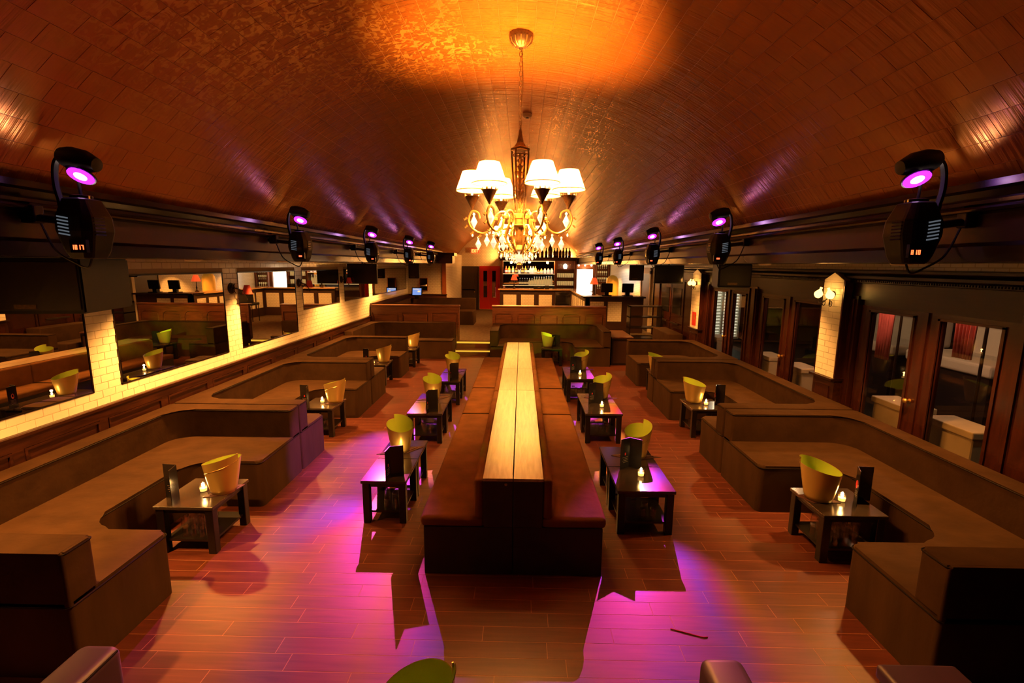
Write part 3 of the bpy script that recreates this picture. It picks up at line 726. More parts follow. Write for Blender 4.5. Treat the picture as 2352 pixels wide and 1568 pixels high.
obj('base', prism(rpoly([(0, -2.3, .02), (.8, -2.3, .04), (.8, 1.05, .15), (2.62, 1.05, .05), (2.62, 2.05, .02), (0, 2.05, .02)]), 0, .5, .035), 'suede_seat', t_, True)
obj('backrest', prism(rpoly([(0, -2.3, .02), (.2, -2.3, .02), (.2, 1.85, .2), (2.62, 1.85, .03), (2.62, 2.05, .02), (0, 2.05, .02)]), .48, .93, .022), 'suede', t_, True)
t_ = thing('sofa_end_block', 'upright brown sofa end panel by the tiled pilaster with the red notice', 'sofa', (3.95, 12.6, 0))
obj('back_panel', BB(-.18, .20, -.60, .85, 0, .88, .03, 3), 'suede', t_, True); obj('seat', BB(-.75, -.17, -.5, .80, 0, .45, .03, 3), 'suede_seat', t_, True)

# console beside the centre sofa
t_ = thing('side_console', 'dark wooden console box with brown top beside the U-shaped sofa', 'console', (2.66, 12.25, 0))
obj('carcass', B((-.27, .27, 0, 1.30, 0, .72)), 'bar_dark', t_); obj('top', BB(-.285, .285, -.015, 1.31, .72, .755, .006), 'panel_wood', t_)
obj('front_frame', B((-.27, -.23, -.012, 0, .02, .70), (.23, .27, -.012, 0, .02, .70), (-.23, .23, -.012, 0, .66, .70), (-.23, .23, -.012, 0, .02, .06)), 'espresso', t_)
# dark open shelving
t_ = thing('service_shelf', 'black open service shelving standing near the bar end', 'shelf', (3.75, 14.3, ZP))
for z in (.02, .34, .66, .98): obj('shelf_board', B((-.50, .45, -.22, .22, z, z + .03)), 'espresso', t_)
for x in (-.50, .42): obj('side_panel', B((x, x + .03, -.22, .22, 0, 1.02)), 'espresso', t_)

# ------------------------------------------------------------------ wood partitions
def partition(lab, x0, x1, n, arch):
    t_ = thing('partition', lab, 'partition', ((x0 + x1) / 2, YP + .02, 0)); h = (x1 - x0) / 2
    obj('core', B((-h, h, .03, .12, 0, 1.38)), 'panel_wood', t_)
    obj('cap', BB(-h - .02, h + .02, -.03, .18, 1.38, 1.43, .012), 'panel_wood', t_)
    obj('top_rail', B((-h, h, 0, .03, 1.20, 1.38)), 'panel_wood', t_); obj('bottom_rail', B((-h, h, 0, .03, 0, .5)), 'panel_wood', t_)
    w = 2 * h / n
    for k in range(n + 1):
        x = -h + k * w; obj('stile', B((max(-h, x - .05), min(h, x + .05), 0, .03, .5, 1.20)), 'panel_wood', t_)
    for k in range(n):
        a, b_ = -h + k * w + .08, -h + (k + 1) * w - .08
        bm = B((a, b_, .008, .03, .55, 1.15)); bmesh.ops.bevel(bm, geom=[e for e in bm.edges if abs(e.verts[0].co.y - .008) < 1e-5 and abs(e.verts[1].co.y - .008) < 1e-5], offset=.02, segments=1, affect='EDGES')
        obj('panel', bm, 'panel_wood', t_)
        if arch:
            for cx, s in ((a, 1), (b_, -1)):
                obj('corner_spandrel', prism_xz([(cx - s * .03, 1.20), (cx + s * .10, 1.20), (cx + s * .04, 1.17), (cx, 1.12), (cx - s * .03, 1.02)], .0, .03), 'panel_wood', t_)
def prism_xz(pts, y0, y1):
    bm = bmesh.new(); a = [bm.verts.new((x, y0, z)) for x, z in pts]; b = [bm.verts.new((x, y1, z)) for x, z in pts]; n = len(pts)
    bm.faces.new(a); bm.faces.new(list(reversed(b)))
    for i in range(n): bm.faces.new((a[i], a[(i + 1) % n], b[(i + 1) % n], b[i]))
    return bm
partition('panelled wood partition between the mirror wall and the lit steps', XL + .03, -1.80, 3, False)
partition('panelled wood partition behind the U-shaped sofa, arched panel corners', -0.83, 2.46, 5, True)

# ------------------------------------------------------------------ central back-to-back bench
BC = -0.05
def bench(side, y0, y1, lab):
    t_ = thing('banquette_unit', lab, 'bench', (BC, y0, 0), 0, 'back-to-back banquette units in the middle of the room')
    L = y1 - y0 - .004; s = side; g = .003
    def bb(a, b_, *r, **k): lo, hi = sorted((s * a, s * b_)); return BB(lo, hi, *r, **k)
    obj('plinth', bb(g, .75, 0, L, 0, .435, r=.006), 'bench_end', t_)
    obj('core', bb(g, .245, 0, L, .435, .842, r=.004), 'bench_end', t_)
    obj('tabletop', bb(g, .25, 0, L, .842, .868, r=.003), 'table_wood', t_)
    obj('seat_cushion', bb(.235, .78, .0, L, .425, .525, r=.04, seg=4), 'bench_fabric', t_, True)
    obj('back_cushion', bb(.245, .325, .0, L, .50, .862, r=.035, seg=4), 'bench_fabric', t_, True)
    obj('seam', T([(s * .775, L, .47), (s * .76, L, .523), (s * .33, L, .527)], .005, 5), 'piping', t_)
    return t_
for side, sn in ((-1, 'mirror-wall side'), (1, 'door side')):
    u = bench(side, 3.64, 6.42, 'long brown banquette unit with pale tabletop, %s, its dark end panel exposed' % sn)
    bench(side, 6.42, 7.83, 'short middle brown banquette unit with pale tabletop, %s' % sn)
    bench(side, 7.83, 10.56, 'long brown banquette unit with pale tabletop, %s, ending before the sofa at the steps' % sn)
    if side < 0:
        k = obj('brass_button', LA([(.012, 0), (.012, .006), (0, .012)], 10), 'brass', u, True); k.location = (-.06, -.002, .82); k.rotation_euler = (PI / 2, 0, 0)

# ------------------------------------------------------------------ small tables and what stands on them
TZ = 0.46
def make_table(w, d, lab, loc, rz=0.0, grp='low dark tables'):
    t_ = thing('low_table', lab, 'table', loc, rz, grp); a, b_ = w / 2, d / 2
    obj('tabletop', BB(-a, a, -b_, b_, TZ - .032, TZ, .004, 1), 'table_top', t_)
    for sx in (-1, 1):
        for sy in (-1, 1):
            x0, x1 = sorted((sx * (a - .012), sx * (a - .082))); y0, y1 = sorted((sy * (b_ - .012), sy * (b_ - .082)))
            obj('leg', BB(x0, x1, y0, y1, 0, TZ - .032, .004, 1), 'espresso', t_)
    obj('shelf', B((-a + .04, a - .04, -b_ + .04, b_ - .04, .105, .125)), 'espresso', t_)
    obj('apron', B((-a + .08, a - .08, -b_ + .03, -b_ + .05, TZ - .075, TZ - .032), (-a + .08, a - .08, b_ - .05, b_ - .03, TZ - .075, TZ - .032), (-a + .03, -a + .05, -b_ + .08, b_ - .08, TZ - .075, TZ - .032), (a - .05, a - .03, -b_ + .08, b_ - .08, TZ - .075, TZ - .032)), 'espresso', t_)
    return t_
def bucket_proto():
    t_ = thing('ice_bucket', 'x', 'bucket'); N = 48
    def rim(t): return .315 + .045 * math.cos(2 * PI * t) + .05 * (t - .5)
    def surf(off, z0, name, m, flip):
        bm = bmesh.new(); cols = []
        for i in range(N + 1):
            t = i / N; a = 2 * PI * t; h = rim(t) - (0 if not flip else .002); c = []
            for k in range(9):
                f = k / 8; z = z0 + (h - z0) * f; r = .112 + (.178 - .112) * (z / .34) ** .85 - off
                c.append(bm.verts.new((r * math.cos(a), .86 * r * math.sin(a), z)))
            cols.append(c)
        for A, Bc in zip(cols, cols[1:]):
            for k in range(8): bm.faces.new((A[k], Bc[k], Bc[k + 1], A[k + 1]))
        bm.faces.new([c[0] for c in cols[:-1]])
        return obj(name, bm, m, t_, 'all')
    surf(0, 0.0, 'shell', 'bucket_gold', False); surf(.005, .006, 'liner', 'bucket_green', True)
    bm = bmesh.new(); A = []
    for t in (0, 1):
        h = rim(t); r = .112 + (.178 - .112) * (h / .34) ** .85; A.append((r, h))
    obj('seam_edge', B((A[0][0] - .007, A[0][0] + .001, -.002, .003, A[0][1] - .02, A[1][1])), 'bucket_gold', t_)
    P = []
    for i in range(25):
        t = i / 24 * .42; a = -2 * PI * t; h = rim(0) - .01 - .14 * (i / 24); r = .112 + (.178 - .112) * (h / .34) ** .85 + .001
        P.append((r * math.cos(a), .86 * r * math.sin(a), h))
    obj('spiral_seam', T(P, .003, 5), 'brass', t_)
    return t_
def candle_proto():
    t_ = thing('votive_candle', 'x', 'candle')
    obj('cup', LA([(.026, 0), (.033, .004), (.037, .075), (.034, .075), (.031, .012), (0, .010)], 16), 'clear_glass', t_, True)
    obj('wax', LA([(.028, .012), (.031, .040), (0, .040)], 14), 'wax', t_, True)
    obj('flame', LA([(0, .044), (.011, .056), (.013, .066), (.006, .088), (0, .100)], 10), 'flame', t_, True)
    light('candle_light', 'POINT', (0, 0, .115), 1.1, (1.0, .50, .13), .018, t_)
    return t_
def menu_proto():
    t_ = thing('menu_card', 'x', 'menu'); w, h = .135, .33; al = .62
    for s in (-1, 1):
        o = obj('leaf', B((0, w, -.003, .003, 0, h)), 'menu_black', t_); o.rotation_euler = (0, 0, PI / 2 * (1 - s) / 1.0 * 0 + (al if s > 0 else PI - al))
        if s > 0:
            bm = bmesh.new()
            for k in range(8):
                a = k * PI / 4; 
            tube(bm, [(w * .5 + .018 * math.cos(k * PI / 6), -s * .0045, h * .55 + .035 * math.sin(k * PI / 6)) for k in range(12)], .004, 5, True)
            bx(bm, w * .5 - .008, w * .5 + .008, -.0052, .0052, h * .44, h * .52)
            obj('red_emblem', bm, 'menu_red', o)
            bm = bmesh.new()
            for k in range(4): bx(bm, w * .2, w * (.8 - .08 * (k % 2)), -.0040, .0040, h * (.36 - .055 * k), h * (.375 - .055 * k))
            obj('print_lines', bm, 'menu_print', o)
    return t_
def napkin_proto():
    t_ = thing('napkin', 'x', 'napkin')
    bm = prism([(-.27, -.05), (.05, -.10), (.28, .06), (.02, .11)], 0, .006); obj('cloth', bm, 'napkin', t_)
    bm = prism([(-.18, -.045), (.05, -.075), (.20, .045), (.02, .08)], .006, .011); obj('fold', bm, 'napkin', t_)
    return t_
def tumbler_proto():
    t_ = thing('tumbler', 'x', 'glass')
    obj('wall', LA([(.036, 0), (.038, 0), (.030, .10), (.028, .10)], 12, cap=False), 'clear_glass', t_, True)
    obj('base_disc', LA([(0, .082), (.028, .084), (.030, .10), (0, .102)], 12), 'clear_glass', t_, True)
    return t_
PB, PC, PM, PN, PT = bucket_proto(), candle_proto(), menu_proto(), napkin_proto(), tumbler_proto()
used = set()
def put(proto, loc, rz, lab, grp):
    o = proto if proto.name not in used else copytree(proto)
    used.add(proto.name)
    o.location = loc; o.rotation_euler = (0, 0, rz); o['label'] = lab; o['group'] = grp
    return o
def tumblers(cx, cy, spots, lab, z=.125, grp='upturned tumblers on the table shelves'):
    for x, y, k in spots: put(PT, (cx + x, cy + y, z + .1025 * k), 0, lab, grp)
CL = dict(L='mirror side of banquette', R='door side of banquette')
ROW = ['by its exposed end', 'by its short unit', 'nearest the lit steps']
ctab = {'L': [(-1.36, 4.40, .46, .56), (-1.39, 6.57, .52, .54), (-1.34, 8.50, .44, .54)], 'R': [(1.23, 4.27, .56, .56), (1.23, 6.66, .55, .55), (1.16, 8.80, .55, .54)]}
for sd, rows_ in ctab.items():
    for k, (x, y, w, dd) in enumerate(rows_):
        nm = '%s, %s' % (CL[sd], ROW[k])
        make_table(w, dd, 'dark front table with menu card ' + nm, (x, y + dd / 2, 0))
        make_table(w, dd, 'dark rear table with bucket ' + nm, (x + (.0 if sd == 'R' else .0), y + dd * 1.5 + .006, 0))
        bx_, by_ = (x - .02, y + .78) if sd == 'L' else (x + .10, y + .84)
        put(PN, (bx_, by_, TZ), .28 if sd == 'L' else PI - .28, 'brown napkin under the bucket ' + nm, 'brown napkins under buckets')
        put(PB, (bx_, by_, TZ + .011), (2.2 if sd == 'L' else 1.0), 'gold lime-lined bucket ' + nm, 'gold and lime ice buckets')
        if sd == 'L': cx, cy = (x + .03, y + .56); mx, my = x + .05, y + .09
        else: cx, cy = (x + .02, y + .33); mx, my = x - .05, y + .57
        put(PC, (cx, cy + (.02 if sd == 'L' else 0), TZ), 0, 'lit votive candle ' + nm, 'lit votive candles')
        put(PM, (mx, my, TZ), (PI + .9 if sd == 'L' else PI), 'black folded menu card ' + nm, 'black folded menu cards')
        sp = [(-.02, .14, 0), (.07, .14, 0), (-.06, .25, 0), (.05, .25, 0), (.10, .36, 0), (-.10, .38, 0)] if k else [(.0, .12, 0), (.10, .12, 0), (.05, .24, 0), (-.05, .3, 0)]
        tumblers(x, y, sp, 'clear tumbler under the front table ' + nm)
booth_t = [(-2.99, 3.84, .54, .57, -1, 'of the third mirror-wall booth from the partition'), (-3.06, 6.76, .50, .57, -1, 'of the second mirror-wall booth from the partition'), (-3.12, 9.86, .46, .60, -1, 'of the mirror-wall booth beside the corner sofa'),
           (-2.90, 11.72, .46, .60, -1, 'in front of the corner sofa'),
           (2.94, 3.87, .56, .53, 1, 'of the door-wall booth farthest from the bar'), (2.87, 6.94, .52, .58, 1, 'of the middle door-wall booth'), (2.90, 9.33, .48, .50, 1, 'of the door-wall booth closest to the bar')]
bpos = [(-2.80, 4.14), (-2.89, 7.09), (-3.02, 10.18), (-2.81, 12.12), (2.79, 4.17), (2.76, 7.31), (2.78, 9.48)]
cpos = [(-2.99, 4.13), (-3.08, 7.05), (-3.20, 10.0), (-2.95, 11.93), (2.98, 4.13), (2.90, 7.17), None]
mpos = [(-3.12, 3.99), (-3.20, 6.86), (-3.28, 9.98), None, (3.12, 4.17), (3.04, 7.17), None]
for i, (x, y, w, dd, sd, nm) in enumerate(booth_t):
    make_table(w, dd, 'dark low bucket table ' + nm, (x, y + dd / 2, 0))
    put(PN, (bpos[i][0], bpos[i][1], TZ), .5 if sd < 0 else 2.4, 'brown napkin under bucket on table ' + nm, 'brown napkins under buckets').scale = (.62, 1.1, 1)
    put(PB, (bpos[i][0], bpos[i][1], TZ + .011), -0.15 if sd < 0 else PI - 0.35, 'gold lime-lined bucket on table ' + nm, 'gold and lime ice buckets')
    if cpos[i]: put(PC, (*cpos[i], TZ), 0, 'lit votive candle on table ' + nm, 'lit votive candles')
    if mpos[i]: put(PM, (*mpos[i], TZ), (2.4 if sd < 0 else PI + .5), 'black menu card on table ' + nm, 'black folded menu cards')
    sp = [(dx, dy, k) for k in range(2 if i in (0, 4) else 1) for dx in ((-.06, .02, .10) if sd < 0 else (-.18, -.10, -.01, .07)) for dy in (.10, .18, .26)]
    if i > 1 and i != 4: sp = sp[:5]
    tumblers(x, y, sp, 'clear tumbler under the table ' + nm)
nm = 'at the U-shaped sofa beside the partition'
make_table(.54, .50, 'dark low table with bucket ' + nm, (.82, 12.30 + .0, 0))
put(PN, (.72, 12.32, TZ), .5, 'brown napkin under the bucket ' + nm, 'brown napkins under buckets')
put(PB, (.72, 12.32, TZ + .011), 2.9, 'gold lime-lined bucket ' + nm, 'gold and lime ice buckets')
put(PM, (.93, 12.38, TZ), PI, 'black folded menu card ' + nm, 'black folded menu cards')
tumblers(.82, 12.05, [(-.15, .10, 0), (.05, .10, 0), (.13, .10, 0), (.05, .18, 0), (.13, .18, 0), (.05, .10, 1), (.13, .10, 1)], 'clear tumbler under the table ' + nm)

# ------------------------------------------------------------------ foreground sofa pieces (bottom edge)
t_ = thing('armchair_sofa', 'purple-lit leather sofa arm beside the mirror-wall booth end, cut by the frame', 'sofa', (-1.90, 1.35, 0))
obj('arm', BB(-.10, .09, -.55, .53, 0, .88, .04, 4), 'leather_fg', t_, True); obj('seat', BB(-.7, -.09, -.5, .40, 0, .48, .05, 4), 'leather_fg', t_, True)
obj('piping', T([(.088, -.5, .865), (.088, .50, .865)], .005, 5), 'piping', t_)
t_ = thing('armchair_sofa', 'purple-lit leather sofa with rounded arm standing on bare planks, cut by the frame', 'sofa', (.90, 1.30, 0), 0)
obj('arm', BB(-.09, .10, -.55, .58, 0, .88, .04, 4), 'leather_fg', t_, True); obj('seat', BB(.09, .62, -.5, .30, 0, .47, .05, 4), 'leather_fg', t_, True)
obj('backrest', BB(.09, .62, -.2, .40, .45, .88, .05, 4), 'leather_fg', t_, True)
t_ = thing('side_block', 'dark block beside the door-wall booth end, cut by the frame', 'stool', (1.72, 1.62, 0))
obj('body', BB(-.16, .16, -.2, .2, 0, .84, .02), 'bench_end', t_); obj('pad', BB(-.17, .17, -.21, .21, .84, .91, .02, 3), 'leather_fg', t_, True)
make_table(.54, .54, 'dark low table under a bucket, cut by the frame', (-.42, 1.70, 0))
put(PB, (-.45, 1.78, TZ), .4, 'gold bucket with lime lining, only its rim in the frame', 'gold and lime ice buckets')

# ------------------------------------------------------------------ chandelier
CHX, CHY = -0.02, 4.45
ch = thing('chandelier', 'gilt six-arm chandelier with glowing cream shades and hanging crystals', 'chandelier', (CHX, CHY, 0))
ZA = VCZ + math.sqrt(VR * VR - (CHX - VCX) ** 2)
obj('canopy', LA([(.105, ZA + .01), (.105, ZA - .03), (.10, ZA - .04), (.085, ZA - .075), (.05, ZA - .10), (.02, ZA - .11), (.012, ZA - .125), (0, ZA - .125)], 24), 'bronze', ch, True)
bm = bmesh.new()
for k in range(12):
    a = k * PI / 6; tube(bm, [(.10 * math.cos(a), .10 * math.sin(a), ZA - .04), (.088 * math.cos(a), .088 * math.sin(a), ZA - .075), (.052 * math.cos(a), .052 * math.sin(a), ZA - .102)], .007, 5)
obj('canopy_leaves', bm, 'gilt', ch, True)
z = ZA - .135; k = 0
chain = None
while z > 3.79:
    pts = [(.013 * math.cos(q * PI / 4), 0, -.024 + .026 * math.sin(q * PI / 4)) for q in range(8)]
    if chain is None:
        chain = obj('chain_link', T(pts, .0035, 5, True), 'bronze', ch); o = chain
    else:
        o = chain.copy(); link(o, ch)
    o.location = (0, 0, z); o.rotation_euler = (0, 0, (k % 2) * PI / 2); z -= .040; k += 1
obj('cord', T(catmull([(0.006, 0, ZA - .12), (.018, .006, 4.2), (.004, -.006, 3.95), (.004, 0, 3.76)], 8), .004, 5), 'bronze', ch)
# cage body
obj('cage_cap', LA([(.008, 3.79), (.012, 3.76), (.02, 3.73), (.03, 3.68), (.055, 3.645), (.085, 3.63), (.088, 3.615), (.07, 3.61), (0, 3.61)], 4), 'bronze', ch)
for k in range(4):
    a = PI / 4 + k * PI / 2 + .3
    P = [(.080 * math.cos(a), .080 * math.sin(a), 3.615), (.085 * math.cos(a), .085 * math.sin(a), 3.57), (.048 * math.cos(a), .048 * math.sin(a), 3.05)]
    obj('cage_bar', T(P, .0085, 4), 'bronze', ch)
bm = bmesh.new()
for k in range(4):
    a = PI / 4 + k * PI / 2 + .3; b2 = a + PI / 2
    tube(bm, [(.082 * math.cos(a), .082 * math.sin(a), 3.575), (.082 * math.cos(b2), .082 * math.sin(b2), 3.575)], .006, 4)
obj('cage_ring', bm, 'bronze', ch)
bm = bmesh.new()
for k in range(9):
    z = 3.06 + k * .055; w = .052 - .002 * abs(k - 3) * 2
    for s in (-1, 1):
        for ax in (0, 1):
            e = lambda u, h, d=0: (u, d, h) if ax == 0 else (d, u, h)
            tube(bm, [e(s * .004, z), e(s * w * .6, z + .035), e(s * w, z + .035), e(s * w * .85, z + .012)], [.012, .010, .006, .003], 5)
tube(bm, [(0, 0, 3.05), (0, 0, 3.58)], .012, 6)
obj('acanthus_stem', bm, 'gilt', ch, True)
obj('hub', LA([(.06, 3.06), (.075, 3.05), (.075, 3.015), (.068, 3.01), (.068, 2.965), (.078, 2.955), (.05, 2.94), (.035, 2.88), (.045, 2.83), (.03, 2.78), (.05, 2.74), (.02, 2.72), (0, 2.72)], 20), 'gilt', ch, True)
obj('crystal_ball', LA([(0, 2.73), (.022, 2.722), (.036, 2.70), (.040, 2.675), (.036, 2.65), (.022, 2.628), (0, 2.62)], 16), 'crystal', ch, True)
obj('bottom_finial', LA([(.012, 2.625), (.03, 2.60), (.02, 2.585), (.012, 2.565), (.005, 2.555), (0, 2.55)], 12), 'gilt', ch, True)
RA = 0.44
zc = 3.10     # cup base
for k in range(6):
    th = -PI / 2 + math.radians(25) + k * PI / 3; ca, sa = math.cos(th), math.sin(th)
    def Q(r, z, t=0.0): return (r * ca - t * sa, r * sa + t * ca, z)
    arm = obj('arm', T(catmull([Q(.03, 2.70), Q(.10, 2.78), Q(.13, 2.88), Q(.09, 2.99), Q(.12, 3.07), Q(.19, 3.07), Q(.235, 3.00), Q(.27, 2.92), Q(.35, 2.885), Q(.44, 2.93), Q(.475, 3.01), Q(.44, 3.085), Q(.385, 3.07), Q(.37, 3.02)], 6), .0105, 7), 'gilt', ch, True)
    obj('collar', BB(-.026, .026, -.014, .014, -.014, .014, .004), 'gilt', arm, False, Q(.225, 3.015), (0, 0, th))
    bm = bmesh.new()
    for q, (r, z) in enumerate([(.30, 2.895), (.36, 2.87), (.43, 2.90), (.485, 2.96), (.49, 3.03)]):
        obj('leaf', T([Q(r, z), Q(r + .022, z - .022, .006), Q(r + .034, z - .008, -.004)], [.011, .008, .002], 5), 'gilt', arm, True)
    for q, (r, z) in enumerate([(.10, 2.80), (.135, 2.86), (.12, 2.93)]):
        obj('leaf', T([Q(r, z), Q(r + .03, z - .01, .008), Q(r + .05, z + .02)], [.012, .010, .002], 5), 'gilt', arm, True)
    bm.free()
    o = obj('cup', LA([(.006, 0), (.012, .015), (.02, .03), (.045, .075), (.062, .11), (.066, .118), (.058, .112), (.04, .078), (.012, .035), (0, .03)], 16), 'bronze', ch, True, Q(RA, zc))
    bm = bmesh.new()
    for q in range(10):
        a = q * PI / 5; r0 = .064
        tube(bm, [(r0 * math.cos(a), r0 * math.sin(a), .113), (1.08 * r0 * math.cos(a), 1.08 * r0 * math.sin(a), .135)], [.008, .003], 5)
    obj('cup_crown', bm, 'bronze', o, True)
    obj('candle_sleeve', LA([(.011, .04), (.011, .16), (0, .16)], 10), 'crystal', ch, True, Q(RA, zc))
    obj('shade', LA([(.145, .165), (.147, .168), (.086, .335), (.084, .335)], 28, cap=False), 'shade', ch, True, Q(RA, zc))
    obj('shade_trim', T([(.1465 * math.cos(q * PI / 14), .1465 * math.sin(q * PI / 14), .168) for q in range(28)], .004, 5, True), 'bucket_gold', ch, True, Q(RA, zc))
    obj('bulb', LA([(.008, .16), (.016, .18), (.018, .20), (.010, .225), (0, .235)], 12), 'bulb', ch, True, Q(RA, zc))
    light('chandelier_light', 'POINT', Q(RA, zc + .218), P_CHAND, WARM, .028, ch)
    def drop(r, z, sc, kind, t=0.0):
        pr = [(0, 0), (.010, -.01), (.011, -.018), (.004, -.026), (.006, -.03), (.028, -.075), (0, -.13)] if kind else [(0, 0), (.004, -.012), (.011, -.035), (.012, -.045), (.006, -.055), (0, -.058)]
        obj('crystal_drop', LA([(a * sc, b_ * sc) for a, b_ in pr], 6 if kind else 10), 'crystal', ch, not kind, Q(r, z, t))
    drop(.385, 2.86, 1.0, True); drop(.30, 2.885, .95, True, .03); drop(.425, 3.075, 1.15, True); drop(.18, 2.86, .8, False); drop(.12, 2.70, 1.0, False); drop(.44, 2.90, .8, False)
    obj('lower_scroll', T([Q(.10 + .03 * math.cos(q * PI / 6), 2.695 + .03 * math.sin(q * PI / 6)) for q in range(12)], .0045, 5, True), 'gilt', ch, True)
ch2 = copytree(ch); ch2.location = (CHX - .05, 10.6, 0); ch2['label'] = 'second gilt chandelier with glowing shades, hanging over the far end of the banquette'; ch2['group'] = 'gilt chandeliers'
ch['group'] = 'gilt chandeliers'; ch['label'] = 'gilt six-arm chandelier with cream shades and crystals over the banquette end panel'
ch3 = copytree(ch); ch3.location = (CHX - .10, 16.75, 0); ch3['label'] = 'third gilt chandelier with glowing shades, hanging over the raised platform'
# surface downlights under the soffits; near-left one and bar pair added for brightness
for sx_, nm_ in ((-3.78, 'mirror wall'), (3.60, 'door wall')):
    for k_, y_ in enumerate((2.75, 5.45, 7.5, 10.7, 13.9, 17.0) if sx_ < 0 else (4.6, 7.15, 10.5, 13.9, 17.6, 20.8)):
        t_ = thing('soffit_downlight', 'small cream dome downlight under the soffit along the %s' % nm_, 'lamp', (sx_, y_, ZSB), 0, 'dome downlights under the soffits')
        obj('dome', LA([(.09, 0), (.088, -.012), (.07, -.022), (.058, -.024)], 18, cap=False), 'cream_paint', t_, True)
        obj('lens', LA([(.058, -.020), (0, -.021)], 16), 'downlight_glow', t_, True)
        light('downlight', 'SPOT', (0, 0, -.035), P_DOWN * (1.0 if sx_ < 0 else .5), WARM, .05, t_, None, 112, .6)
t_ = thing('smoke_detector', 'small round detector on the vault between the two chandeliers', 'detector', (0.06, 6.62, VCZ + VR - .02)); obj('housing', LA([(.06, .02), (.06, -.01), (.045, -.03), (0, -.035)], 18), 'cream_paint', t_, True); obj('sensor', LA([(.02, -.03), (.02, -.045), (0, -.046)], 12), 'bronze', t_, True)
t_ = thing('smoke_detector', 'small round white detector on the crown of the vault', 'detector', (0.04, 3.72, VCZ + VR - .02)); obj('housing', LA([(.06, .02), (.06, -.01), (.045, -.03), (0, -.035)], 18), 'cream_paint', t_, True); obj('sensor', LA([(.02, -.03), (.02, -.045), (0, -.046)], 12), 'bronze', t_, True)

# ------------------------------------------------------------------ moving-mirror scanner lights
def gobo(l, cols, sc, seed):
    l.use_nodes = True; n = l.node_tree; e = n.nodes['Emission']
    tc = n.nodes.new('ShaderNodeTexCoord'); ad = n.nodes.new('ShaderNodeVectorMath'); ad.operation = 'ADD'; ad.inputs[1].default_value = (seed, seed * 2.3, 0)
    n.links.new(tc.outputs['Normal'], ad.inputs[0])
    t = n.nodes.new('ShaderNodeTexNoise'); t.inputs['Scale'].default_value = sc; t.inputs['Detail'].default_value = 1; n.links.new(ad.outputs[0], t.inputs['Vector'])
    r = n.nodes.new('ShaderNodeValToRGB'); cr = r.color_ramp
    cr.elements[0].position = .30; cr.elements[1].position = .70; cr.elements[0].color = (*cols[0], 1); cr.elements[1].color = (*cols[-1], 1)
    for i, c in enumerate(cols[1:-1]): q = cr.elements.new(.30 + .40 * (i + 1) / (len(cols) - 1)); q.color = (*c, 1)
    n.links.new(t.outputs['Fac'], r.inputs[0]); n.links.new(r.outputs[0], e.inputs['Color']); e.inputs['Strength'].default_value = 1.0
SEG = {'0': 'abcdef', '1': 'bc', '7': 'abc', '2': 'abged', '6': 'acdefg', 'A': 'abcefg', ' ': ''}
